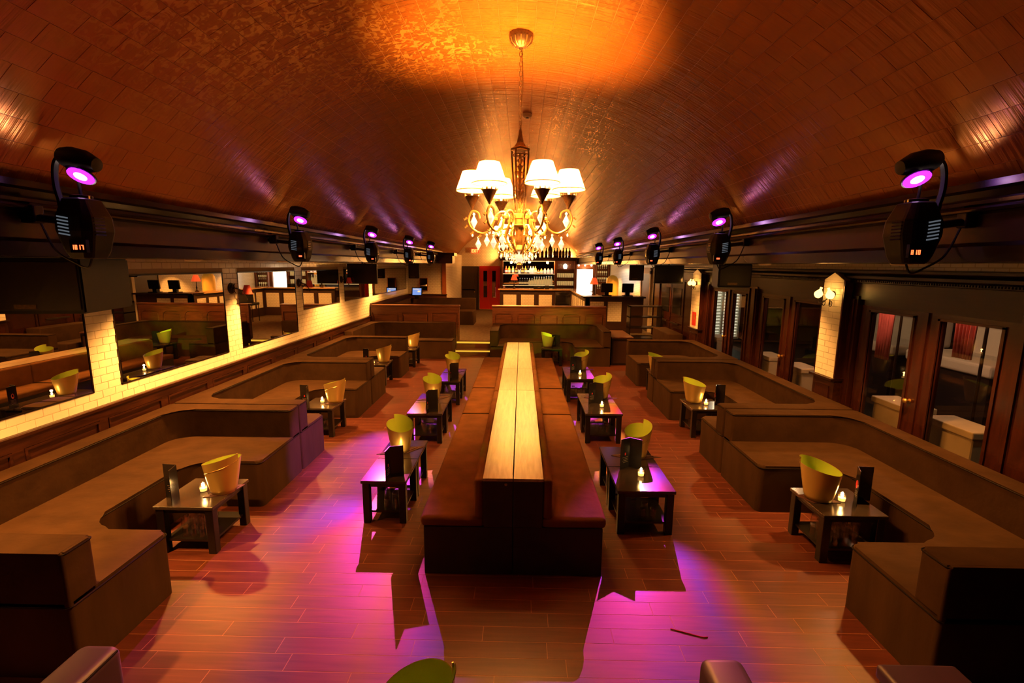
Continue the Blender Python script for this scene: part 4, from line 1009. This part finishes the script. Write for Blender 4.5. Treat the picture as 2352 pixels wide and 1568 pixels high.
def scanner(side, y, lab, digits, beams, xs):
    s = -side     # direction into the room
    t_ = thing('scanner_light', lab, 'stage light', (xs, y, 2.62), 0, 'moving-mirror scanner lights under the cornice'); t_.scale = (.92, .92, .92)
    # body: faceted tall shell; local x toward the room (times s), y along wall
    def ring(z, hx, hy, cx=0): 
        ch = .35
        return [(cx + a * hx, b_ * hy, z) for a, b_ in ((-1, -1 + ch), (-1 + ch, -1), (1 - ch, -1), (1, -1 + ch), (1, 1 - ch), (1 - ch, 1), (-1 + ch, 1), (-1, 1 - ch))]
    bm = bmesh.new(); R_ = [[bm.verts.new(p) for p in ring(*q)] for q in ((0, .075, .085), (.05, .10, .105), (.19, .135, .125), (.28, .13, .12), (.40, .080, .09))]
    for A, Bc in zip(R_, R_[1:]):
        for i in range(8): bm.faces.new((A[i], A[(i + 1) % 8], Bc[(i + 1) % 8], Bc[i]))
    bm.faces.new(R_[0]); bm.faces.new(R_[-1])
    bmesh.ops.bevel(bm, geom=list(bm.edges), offset=.008, segments=1, affect='EDGES')
    body = obj('body', bm, 'black', t_)
    for k in range(6):
        obj('vent_slot', B((-.035, .035, -.129, -.115, -.0045, .0045)), 'vent_glint', body, False, (-s * .035, 0, .16 + k * .022), (0, s * .18, 0))
    for k in range(6):
        obj('vent_slot', B((-.006, .006, -.05, .03, -.004, .004)), 'black_gloss', body, False, (s * .134, -.03, .16 + k * .022))
    obj('arm', T(catmull([(-s * .10, -.03, .30), (-s * .135, -.03, .48), (-s * .12, -.03, .62), (-s * .06, -.03, .69)], 6), [.024] * 3 + [.020] * 16, 6), 'black', t_, True)
    obj('arm', T(catmull([(-s * .05, .06, .38), (-s * .06, .06, .50), (-s * .05, .05, .60)], 6), .010, 6), 'black', t_, True)
    bm = bmesh.new(); lathe(bm, [(.0, -.10), (.055, -.10), (.075, -.04), (.075, .06), (.045, .14), (0, .15)], 14)
    hd = obj('mirror_head', bm, 'black', t_, True, (-s * .0, 0, .655), (0, s * PI / 2 + s * .25, 0))
    mr = obj('mirror', LA([(0, 0), (.085, 0), (.085, .008), (0, .008)], 20, sy=.75), 'mirror_glow_purple', t_, True, (s * .02, -.01, .545), (-.75, s * .15, 0))  # mirror glows by emission instead of reflecting the lamp beam
    obj('mirror_glow_shield', LA([(0, .009), (.092, .009), (.092, .02), (0, .02)], 20, sy=.8), 'black', mr, True)  # added disc that keeps the mirror glow off the ceiling
    obj('mirror_hotspot', LA([(0, -.002), (.042, -.002), (.042, .0), (0, .0)], 16, sy=.75), 'mirror_glow_white', mr, True)
    obj('mirror_bracket', B((-.05, .05, .0, .03, .55, .62)), 'iron', t_)
    obj('lens', LA([(.065, .395), (.065, .42), (.05, .425), (.045, .412), (0, .410)], 18), 'black_gloss', t_, True)
    dp = obj('display', B((-.055, .055, -.124, -.10, .04, .125)), 'black_gloss', t_, False, (s * .045, 0, 0), (0, 0, 0))
    bm = bmesh.new(); x = -.042
    for c in digits:
        w, h, q = .014, .030, .004; zc_ = .075
        sg = dict(a=(x, x + w, zc_ + h / 2 - q, zc_ + h / 2), g=(x, x + w, zc_ - q / 2, zc_ + q / 2), d=(x, x + w, zc_ - h / 2, zc_ - h / 2 + q), f=(x, x + q, zc_, zc_ + h / 2), b=(x + w - q, x + w, zc_, zc_ + h / 2), e=(x, x + q, zc_ - h / 2, zc_), c=(x + w - q, x + w, zc_ - h / 2, zc_))
        for u in SEG[c]: a = sg[u]; bx(bm, a[0], a[1], -.127, -.1235, a[2], a[3])
        x += .022
    if digits.strip(): obj('digits', bm, 'led_hot', dp)
    else: bm.free(); obj('indicator', B((-.02, .02, -.127, -.1235, .065, .085)), 'led_red', dp)
    obj('yoke', T([(-s * .11, 0, .25), (-s * .44, 0, .29)], .025, 8), 'black', t_, True)
    obj('clamp', BB(-.05, .05, -.04, .04, -.06, .06, .01), 'black', t_, False, (-s * .36, 0, .30))
    obj('cable', T(catmull([(0, .02, .01), (-s * .05, .03, -.06), (-s * .14, .04, -.03), (-s * .28, .05, .06), (-s * .36, .05, .25)], 6), .007, 5), 'black', t_)
    sp_l = light('lens_spill', 'SPOT', (0, 0, .432), P_UP, (1.0, .70, .55), .03, t_, None, 110, .8); sp_l.rotation_euler = (PI, 0, 0)
    o0 = Vector((xs + s * .03, y - .01, 2.62 + .50))
    for (aim, e, cols, ang, bl, sc) in beams:
        l = light('scanner_beam', 'SPOT', o0 - Vector((xs, y, 2.62)), e, (1, 1, 1), .012, t_)
        l.rotation_euler = (Vector(aim) - o0).to_track_quat('-Z', 'Y').to_euler(); l.data.spot_size = math.radians(ang); l.data.spot_blend = bl
        gobo(l.data, cols, sc, y * 1.7 + side)
PNK = (1, .10, .22)
MAG, PUR, ORG, RED, VIO, GRN, YEL, DIM = (1, .05, .42), (.50, .05, 1), (1, .28, .03), (1, .06, .02), (.22, .05, 1), (.45, .9, .02), (1, .75, .08), (.05, .005, .03)
YSL = [3.0, 5.94, 8.78, 11.7, 14.5]; YSR = [3.02, 5.91, 8.86, 12.02, 14.93]
ord_ = ['farthest from the platform', 'second farthest from the platform', 'middle of five', 'second from the platform end', 'above the raised platform']
bL = [[((0.9, 12.5, .6), 5000, [GRN, DIM, GRN, YEL], 13, .6, 9)], [((.45, 4.0, .5), 260, [GRN, DIM, GRN], 14, .7, 6)], [((-1.80, 3.0, .15), 1800, [VIO, MAG, PNK, MAG, PUR], 25, .55, 5)], [((-1.55, 6.7, .3), 900, [ORG, MAG, PUR, MAG], 9, .5, 10), ((-2.0, 5.6, 0), 1700, [PUR, MAG, VIO], 14, .6, 7)], [((-1.35, 8.9, .3), 900, [MAG, PUR, MAG], 10, .5, 10)]]
bR = [[((-1.4, 13.6, .4), 2500, [YEL, GRN], 7, .6, 6)], [((-2.65, 5.85, .4), 2600, [VIO, PUR, VIO], 13, .6, 8)], [((1.05, 2.65, .25), 2000, [MAG, PUR, MAG, ORG, RED], 18, .5, 6)], [((1.35, 6.95, .3), 800, [MAG, ORG, RED, MAG], 9, .5, 10)], [((1.2, 9.1, .3), 800, [PUR, MAG, PUR], 10, .5, 10)]]
for k in range(5):
    scanner(-1, YSL[k], 'black scanner light with purple mirror on the mirror wall, ' + ord_[k], '1017' if k == 0 else ' ', bL[k], -2.75)
    scanner(1, YSR[k], 'black scanner light with purple mirror above the doors, ' + ord_[k], 'A10' if k == 0 else ' ', bR[k], 2.40)

# ------------------------------------------------------------------ loudspeakers and hanging screens
def speaker(lab, loc, rz, w, d, h, cat='loudspeaker', screen=False, grp=None):
    t_ = thing('hanging_screen' if screen else 'loudspeaker', lab, cat, loc, rz, grp)
    if screen: bm = BB(-w / 2, w / 2, -d / 2, d / 2, 0, h, .008)
    else: bm = prism([(-w / 2, -d / 2), (w / 2, -d / 2), (w * .36, d / 2), (-w * .36, d / 2)], 0, h); bmesh.ops.bevel(bm, geom=list(bm.edges), offset=.012, segments=2, affect='EDGES')
    obj('cabinet', bm, 'black', t_)
    obj('screen_glass' if screen else 'grille', BB(-w / 2 + .025, w / 2 - .025, -d / 2 - .008, -d / 2 + .002, .03, h - .03, .003, 1), 'black_gloss' if screen else 'iron', t_)
    obj('bracket', T([(0, d / 2 - .02, h * .7), (0, d / 2 + .12, h * .8)], .018), 'black', t_)
    obj('hanger', T([(0, 0, h - .01), (0, 0, ZSB - loc[2])], .015), 'black', t_)
    if not screen: obj('badge', B((-.12, .04, -d / 2 - .012, -d / 2 - .008, .04, .075)), 'bronze', t_)
speaker('large black corner loudspeaker with brass badge, hanging beside the scanner at the tall mirrors', (-3.92, 4.02, 2.19), 0.12, .78, .72, .44)
speaker('black flat screen hanging in front of the mirrors', (-4.02, 12.0, 2.10), 0.06, .74, .10, .50, 'screen', True)
speaker('black loudspeaker hanging beside the alcove tile wall', (-3.79, 16.9, 2.10), 0.0, .38, .35, .52)
speaker('black loudspeaker hanging at the bar end near the cream door frame', (3.60, 15.0, 2.14), -0.2, .44, .36, .48)
speaker('black flat screen hanging beside the pilaster with the red notice', (3.56, 11.6, 2.18), 0.0, .70, .12, .44, 'screen', True)
speaker('black loudspeaker hanging above the door wall between the pilasters', (3.46, 8.0, 2.26), 0.0, .54, .45, .38)

# touch screen in the alcove
t_ = thing('touch_screen', 'glowing blue touch screen terminal on the alcove ledge', 'monitor', (-3.93, 17.75, 1.30))
obj('case', BB(-.20, .20, -.02, .03, .12, .45, .012), 'black', t_, False, (0, 0, 0), (-.25, 0, 0)); obj('display', B((-.165, .165, -.026, -.018, .16, .41)), 'screen_blue', t_, False, (0, 0, 0), (-.25, 0, 0))
obj('window_bar', B((-.15, .10, -.030, -.026, .37, .39), (.03, .13, -.030, -.026, .26, .32)), 'crystal', t_, False, (0, 0, 0), (-.25, 0, 0)); obj('stand', BB(-.08, .08, -.02, .16, 0, .16, .01), 'black', t_)
t_ = thing('alcove_mirror', 'small dark framed mirror on the alcove tile wall', 'mirror', (-3.79, 18.38, 1.83)); obj('glass', B((-.14, .14, -.02, -.01, -.23, .23)), 'mirror', t_)
obj('frame', B((-.16, -.14, -.025, .02, -.25, .25), (.14, .16, -.025, .02, -.25, .25), (-.16, .16, -.025, .02, .23, .25), (-.16, .16, -.025, .02, -.25, -.23)), 'trim_orange', t_)

# ------------------------------------------------------------------ the bar
BZ = 1.60
def bar_panel_front(t_, x0, x1, y, n, zt, zb):
    w = (x1 - x0) / n
    for k in range(n):
        obj('tile_panel', B((x0 + k * w + .10, x0 + (k + 1) * w - .10, y - .012, y, zb, zt)), 'tile_far', t_)
        obj('stile', B((x0 + k * w - .05, x0 + k * w + .05, y - .03, y, ZP, zt + .1)), 'bar_dark', t_)
t_ = thing('bar_counter', 'dark wood bar counter with white tile panels and glossy amber top', 'bar', (0, 0, 0))
obj('far_front', B((-.90, 2.25, 20.0, 20.12, ZP, BZ - .05)), 'bar_dark', t_); bar_panel_front(t_, -.85, 2.15, 20.0, 4, 1.36, .75)
obj('side_front', B((2.12, 2.24, 15.5, 20.0, ZP, BZ - .05)), 'bar_dark', t_)
for k in range(7): obj('side_tile_panel', B((2.108, 2.12, 15.75 + k * .6, 16.2 + k * .6, .75, 1.40)), 'tile_far_y', t_)
obj('near_front', B((2.12, 4.0, 15.5, 15.62, ZP, BZ - .05)), 'bar_dark', t_)
for a in (2.26, 2.84): obj('tile_panel', B((a, a + .45, 15.488, 15.5, .78, 1.43)), 'tile_far', t_)
obj('counter_top', BB(-.98, 2.30, 19.85, 20.55, BZ - .05, BZ, .012), 'bar_top', t_); obj('counter_top', BB(2.02, 2.66, 15.40, 20.55, BZ - .05, BZ + .001, .012), 'bar_top', t_); obj('counter_top', BB(2.02, 4.05, 15.40, 16.0, BZ - .05, BZ + .002, .012), 'bar_dark', t_)
# back bar along the end wall
t_ = thing('back_bar', 'carved dark wood back bar with lit mirrored shelves', 'cabinet', (0, 0, 0)); yb = YE - .42
obj('cornice', B((-1.08, 2.66, yb - .10, YE, 2.88, 2.96), (-1.03, 2.62, yb - .04, YE, 2.80, 2.88)), 'bar_dark', t_)
for x in (-1.0, 1.62, 2.56): obj('post', B((x, x + .10, yb, YE, ZP, 2.80)), 'shelf_wood', t_)
obj('mirror_back', B((-.90, 1.62, YE - .05, YE - .03, 1.45, 2.80)), 'mirror', t_); obj('shelf_back', B((1.72, 2.56, YE - .05, YE - .03, 1.3, 2.80)), 'shelf_wood', t_)
obj('under_cabinet', B((-.90, 2.56, yb - .12, YE, ZP, 1.30)), 'bar_dark', t_)
for z in (1.60, 2.155): obj('shelf', B((-.90, 1.62, yb + .02, YE - .05, z, z + .03)), 'shelf_wood', t_); obj('shelf_light_strip', B((-.90, 1.62, yb + .008, yb + .02, z + .003, z + .027)), 'shelf_glow', t_)
for z in (1.30, 1.60, 1.98, 2.38): obj('shelf', B((1.72, 2.56, yb + .02, YE - .05, z, z + .03)), 'shelf_wood', t_)
light('back_bar_light', 'POINT', (.4, yb - .02, 2.74), 70, WARM, .06, t_); light('back_bar_light', 'POINT', (-.5, yb - .02, 2.72), 50, WARM, .06, t_); light('back_bar_light', 'POINT', (1.3, yb - .02, 2.72), 50, WARM, .06, t_)
obj('cove_strip', B((-.9, 2.5, YE - .10, YE - .06, 2.965, 2.985)), 'shelf_glow', t_)
for x_ in (-.95, .4, 1.4, 2.3): light('cove_light', 'POINT', (x_, YE - (.45 if x_ < 0 else .12), 3.03), 110 if x_ < 0 else 45, WARM, .04, t_)  # leftmost point boosted and moved forward, added to brighten the end wall
obj('light_bar', B((-.88, 1.60, yb + .0, yb + .03, 2.765, 2.795)), 'shelf_glow', t_)
def bottle(name, lab, loc, r, h, m, grp, cap=None):
    t_ = thing(name, lab, 'bottle', loc, 0, grp)
    obj('body', LA([(r * .9, 0), (r, .01), (r, h * .55), (r * .8, h * .66), (r * .35, h * .76), (r * .32, h * .95), (0, h * .95)], 12), m, t_, True)
    obj('cap', LA([(r * .38, h * .93), (r * .38, h), (0, h)], 10), cap or 'b_dark', t_, True)
    obj('label', LA([(r * 1.02, h * .18), (r * 1.02, h * .44)], 12, cap=False), 'bronze' if m == 'champagne' else ('b_gold' if name == 'vodka_bottle' or m == 'b_dark' else 'b_white'), t_, True)
us = ['b_red', 'b_yellow', 'b_gold', 'b_dark', 'b_white', 'b_dark', 'b_olive', 'bottle_clear', 'b_white', 'b_white', 'b_gold', 'b_amber', 'b_gold', 'b_white', 'b_white', 'b_white']
def xpx(px, y): return (px - 1196.0) / 1084.0 * y * 0.985
for px, m_ in zip((1164, 1171, 1180, 1188, 1195, 1202, 1209, 1215, 1221, 1227, 1232, 1239, 1246, 1254, 1262, 1270), us):
    h = {1239: .20, 1246: .26, 1254: .27, 1262: .27, 1270: .27}.get(px, .37)
    bottle('spirit_bottle', 'assorted %s spirit bottle on the upper mirrored bar shelf' % {'b_red': 'red', 'b_yellow': 'yellow', 'b_gold': 'gold', 'b_dark': 'dark', 'b_white': 'pale', 'b_olive': 'olive', 'b_amber': 'amber', 'bottle_clear': 'clear'}[m_], (xpx(px, 23.2) - .07, yb + .16, 2.185), .06, h, m_, 'bottles on the upper bar shelf')
for i in range(14):
    tall = .33 if i < 6 else (.40 if i < 11 else .43)
    bottle('vodka_bottle', ['squat grey', 'slim gold', 'tall pale gold'][0 if i < 4 else (1 if i < 11 else 2)] + ' bottle in the row on the lower bar shelf', (-.06 + i * .118, yb + .16, 1.63), .052, tall, 'b_dark' if i < 4 else 'b_gold', 'bottles on the lower bar shelf', 'b_white')
for i, px in enumerate((1154, 1162, 1169, 1206, 1214, 1222, 1230, 1237, 1247, 1256, 1265, 1275, 1281, 1288, 1295, 1302, 1309)):
    bottle('champagne_bottle', 'very tall dark magnum bottle on top of the back bar' if px == 1265 else 'dark champagne bottle lined up on top of the back bar', (xpx(px, 23.2) - .07, yb + .1, 2.96), .105 if px == 1265 else .065, .72 if px == 1265 else .46, 'champagne', 'champagne bottles on the back bar')
def barglass(lab, loc, r, h, m, stem=False):
    t_ = thing('bar_glass', lab, 'glass', loc, 0, 'glasses on the back bar shelves')
    if stem: obj('bowl', LA([(.03, 0), (.006, .01), (.006, h * .45), (r, h * .65), (r * .85, h)], 10, cap=False), m, t_, True); obj('foot', LA([(.032, 0), (.032, .005), (0, .008)], 10), m, t_, True)
    else: obj('wall', LA([(r * .85, 0), (r, h)], 10, cap=False), m, t_, True); obj('base_disc', LA([(0, 0), (r * .85, .0), (r * .85, .02), (0, .02)], 10), m, t_, True)
for i in range(8): barglass('stemmed wine glass on the top shelf of the back bar', (1.80 + i * .098, yb + .15, 2.41), .04, .26, 'bottle_clear', True)
for z in (1.63, 2.01):
    for i in range(9): barglass('amber tumbler with painted-in glow on the %s tumbler shelf of the back bar' % ('lower' if z < 1.8 else 'upper'), (1.78 + i * .09, yb + .14, z), .041, .20, 'b_gold')
t_ = thing('shelf_lamp', 'bright lamp among the wine glasses on the back bar', 'lamp', (2.14, yb + .24, 2.41)); obj('globe', LA([(.05, 0), (.09, .06), (.10, .14), (.06, .24), (0, .26)], 16), 'window_glow', t_, True); obj('foot', LA([(.06, 0), (.06, .02), (0, .02)], 12), 'brass', t_, True); light('shelf_lamp_light', 'POINT', (0, -.2, .15), 6, WARM, .05, t_)
# bright hatch and shelves under the soffit
t_ = thing('service_hatch', 'brilliantly lit white service hatch beside the back bar', 'hatch', (0, YE - .02, 0))
obj('glow_panel', B((2.72, 3.50, -.02, 0, 1.35, 2.40)), 'window_glow', t_); obj('frame', B((2.64, 2.72, -.12, 0, ZP, 2.75), (3.50, 3.60, -.12, 0, ZP, 2.75), (2.72, 3.50, -.10, 0, 2.40, 2.45), (2.64, 3.60, -.14, 0, 2.68, 2.76)), 'shelf_wood', t_)
obj('upper_panel', B((2.72, 3.50, -.05, 0, 2.45, 2.68)), 'trim_orange', t_)
for x in (2.80, 3.11, 3.42): obj('downlight', LA([(.035, 2.64), (.045, 2.60), (.03, 2.56), (0, 2.55)], 12, c=(x, -.09, 0)), 'window_glow', t_, True)
light('hatch_light', 'POINT', (3.11, -.45, 2.35), 22, (1, .62, .28), .1, t_)
t_ = thing('glass_rack', 'tall shelf rack of stemmed glasses beside the service hatch', 'shelf', (0, YE - .02, 0))
obj('side_panel', B((3.62, 3.68, -.32, 0, ZP, 2.75)), 'shelf_wood', t_); obj('side_panel', B((4.20, 4.28, -.32, 0, ZP, 2.75)), 'shelf_wood', t_); obj('back_panel', B((3.68, 4.20, -.03, 0, ZP, 2.75)), 'trim_orange', t_)
for z in (1.45, 1.80, 2.10, 2.42): obj('shelf', B((3.68, 4.20, -.30, -.03, z, z + .025)), 'shelf_wood', t_)
light('rack_light', 'POINT', (3.94, -.22, 2.66), 4, WARM, .04, t_)
for z in (1.475, 1.825, 2.125, 2.445):
    for i in range(5): barglass('stemmed glass in the rack beside the bright hatch', (3.74 + i * .10, YE - .20, z), .035, .2, 'b_gold', True)
t_ = thing('copper_tank', 'round-topped amber copper tank behind the bar terminals', 'tank', (3.55, 18.6, ZP)); obj('drum', LA([(.24, 0), (.24, 1.55), (.22, 1.68), (.15, 1.78), (.06, 1.82), (0, 1.83)], 24), 'amber', t_, True); obj('band', LA([(.245, .8), (.245, .86)], 24, cap=False), 'brass', t_, True)
light('tank_light', 'POINT', (-.5, .5, 1.9), 4, WARM, .08, t_)
# lamps and terminals on the bar
def bar_lamp(loc, lab, e, m):
    t_ = thing('table_lamp', lab, 'lamp', loc, 0, 'red-shaded lamps on the bar')
    obj('base', LA([(.07, 0), (.07, .02), (.03, .05), (.015, .08), (.028, .14), (.012, .2), (.010, .42), (0, .42)], 16), 'iron', t_, True)
    obj('shade', LA([(.15, .36), (.07, .58)], 20, cap=False), m, t_, True)
    light('lamp_light', 'POINT', (0, 0, .45), e, WARM, .03, t_)
bar_lamp((-.30, 20.15, BZ), 'red-shaded lamp on the far bar counter beside the red doors', 2, 'red_shade_lit'); bar_lamp((2.50, 16.35, BZ), 'red-shaded lamp on the bar corner in front of the bright hatch', 2, 'red_shade_lit')
for x, lb in ((2.83, 'black bar terminal beside the red-shaded lamp'), (3.52, 'black bar terminal at the wall end of the bar')):
    t_ = thing('bar_terminal', lb, 'monitor', (x, 15.75, BZ), 0, 'black bar terminals')
    obj('screen', BB(-.19, .19, -.02, .05, .12, .42, .02), 'black', t_, False, (0, 0, 0), (.12, 0, 0)); obj('stand', BB(-.07, .07, -.03, .08, 0, .15, .01), 'black', t_); obj('foot', BB(-.16, .16, -.12, .14, 0, .03, .01), 'black', t_); obj('display', B((-.16, .16, .05, .056, .15, .39)), 'screen_dark', t_, False, (0, 0, 0), (.12, 0, 0))
t_ = thing('bar_gadgets', 'dark bar caddy standing on the far counter under the lower bottle shelf', 'caddy', (.75, 20.2, BZ)); obj('box', BB(-.22, .22, -.08, .08, 0, .12, .01), 'black', t_); obj('dispenser', BB(.26, .44, -.08, .08, 0, .14, .01), 'black', t_); obj('stripe', B((-.05, .06, -.085, -.08, .05, .07)), 'menu_print', t_)
t_ = thing('bar_chair', 'black back of a tall chair in front of the tiled bar front', 'chair', (1.55, 17.6, ZP)); obj('backrest', BB(-.28, .28, 0, .08, .72, 1.22, .03, 3), 'black_gloss', t_, True); obj('seat', BB(-.28, .28, -.1, .45, .62, .72, .02), 'black', t_)
for sx in (-1, 1):
    for sy in (-.05, .4): obj('leg', T([(sx * .25, sy, 0), (sx * .25, sy, .64)], .018), 'iron', t_)
for p_ in (PB, PC, PM, PN, PT): pass

t_ = thing('drinking_straw', 'thin red straw lying on the floor planks in the magenta light', 'straw', (1.21, 3.03, .004), -.35); obj('tube', T([(-.11, 0, 0), (.11, 0, 0)], .004, 6), 'menu_red', t_); obj('bend', T([(.11, 0, 0), (.14, .015, 0)], .004, 6), 'menu_red', t_)
t_ = thing('security_camera', 'small pale camera on the tile pillar below the corner loudspeaker', 'camera', (XL + .007, 4.93, 2.20)); obj('mount', LA([(.02, 0), (.02, .05), (0, .05)], 10), 'cream_paint', t_, True, (0, 0, 0), (0, PI / 2, 0)); obj('housing', LA([(0, -.045), (.03, -.03), (.04, 0), (.03, .03), (0, .045)], 12), 'cream_paint', t_, True, (.08, 0, 0)); obj('cable', T(catmull([(.01, 0, 0), (.02, -.06, -.05), (.02, -.12, .02), (.01, -.12, .2)], 6), .005, 5), 'iron', t_)
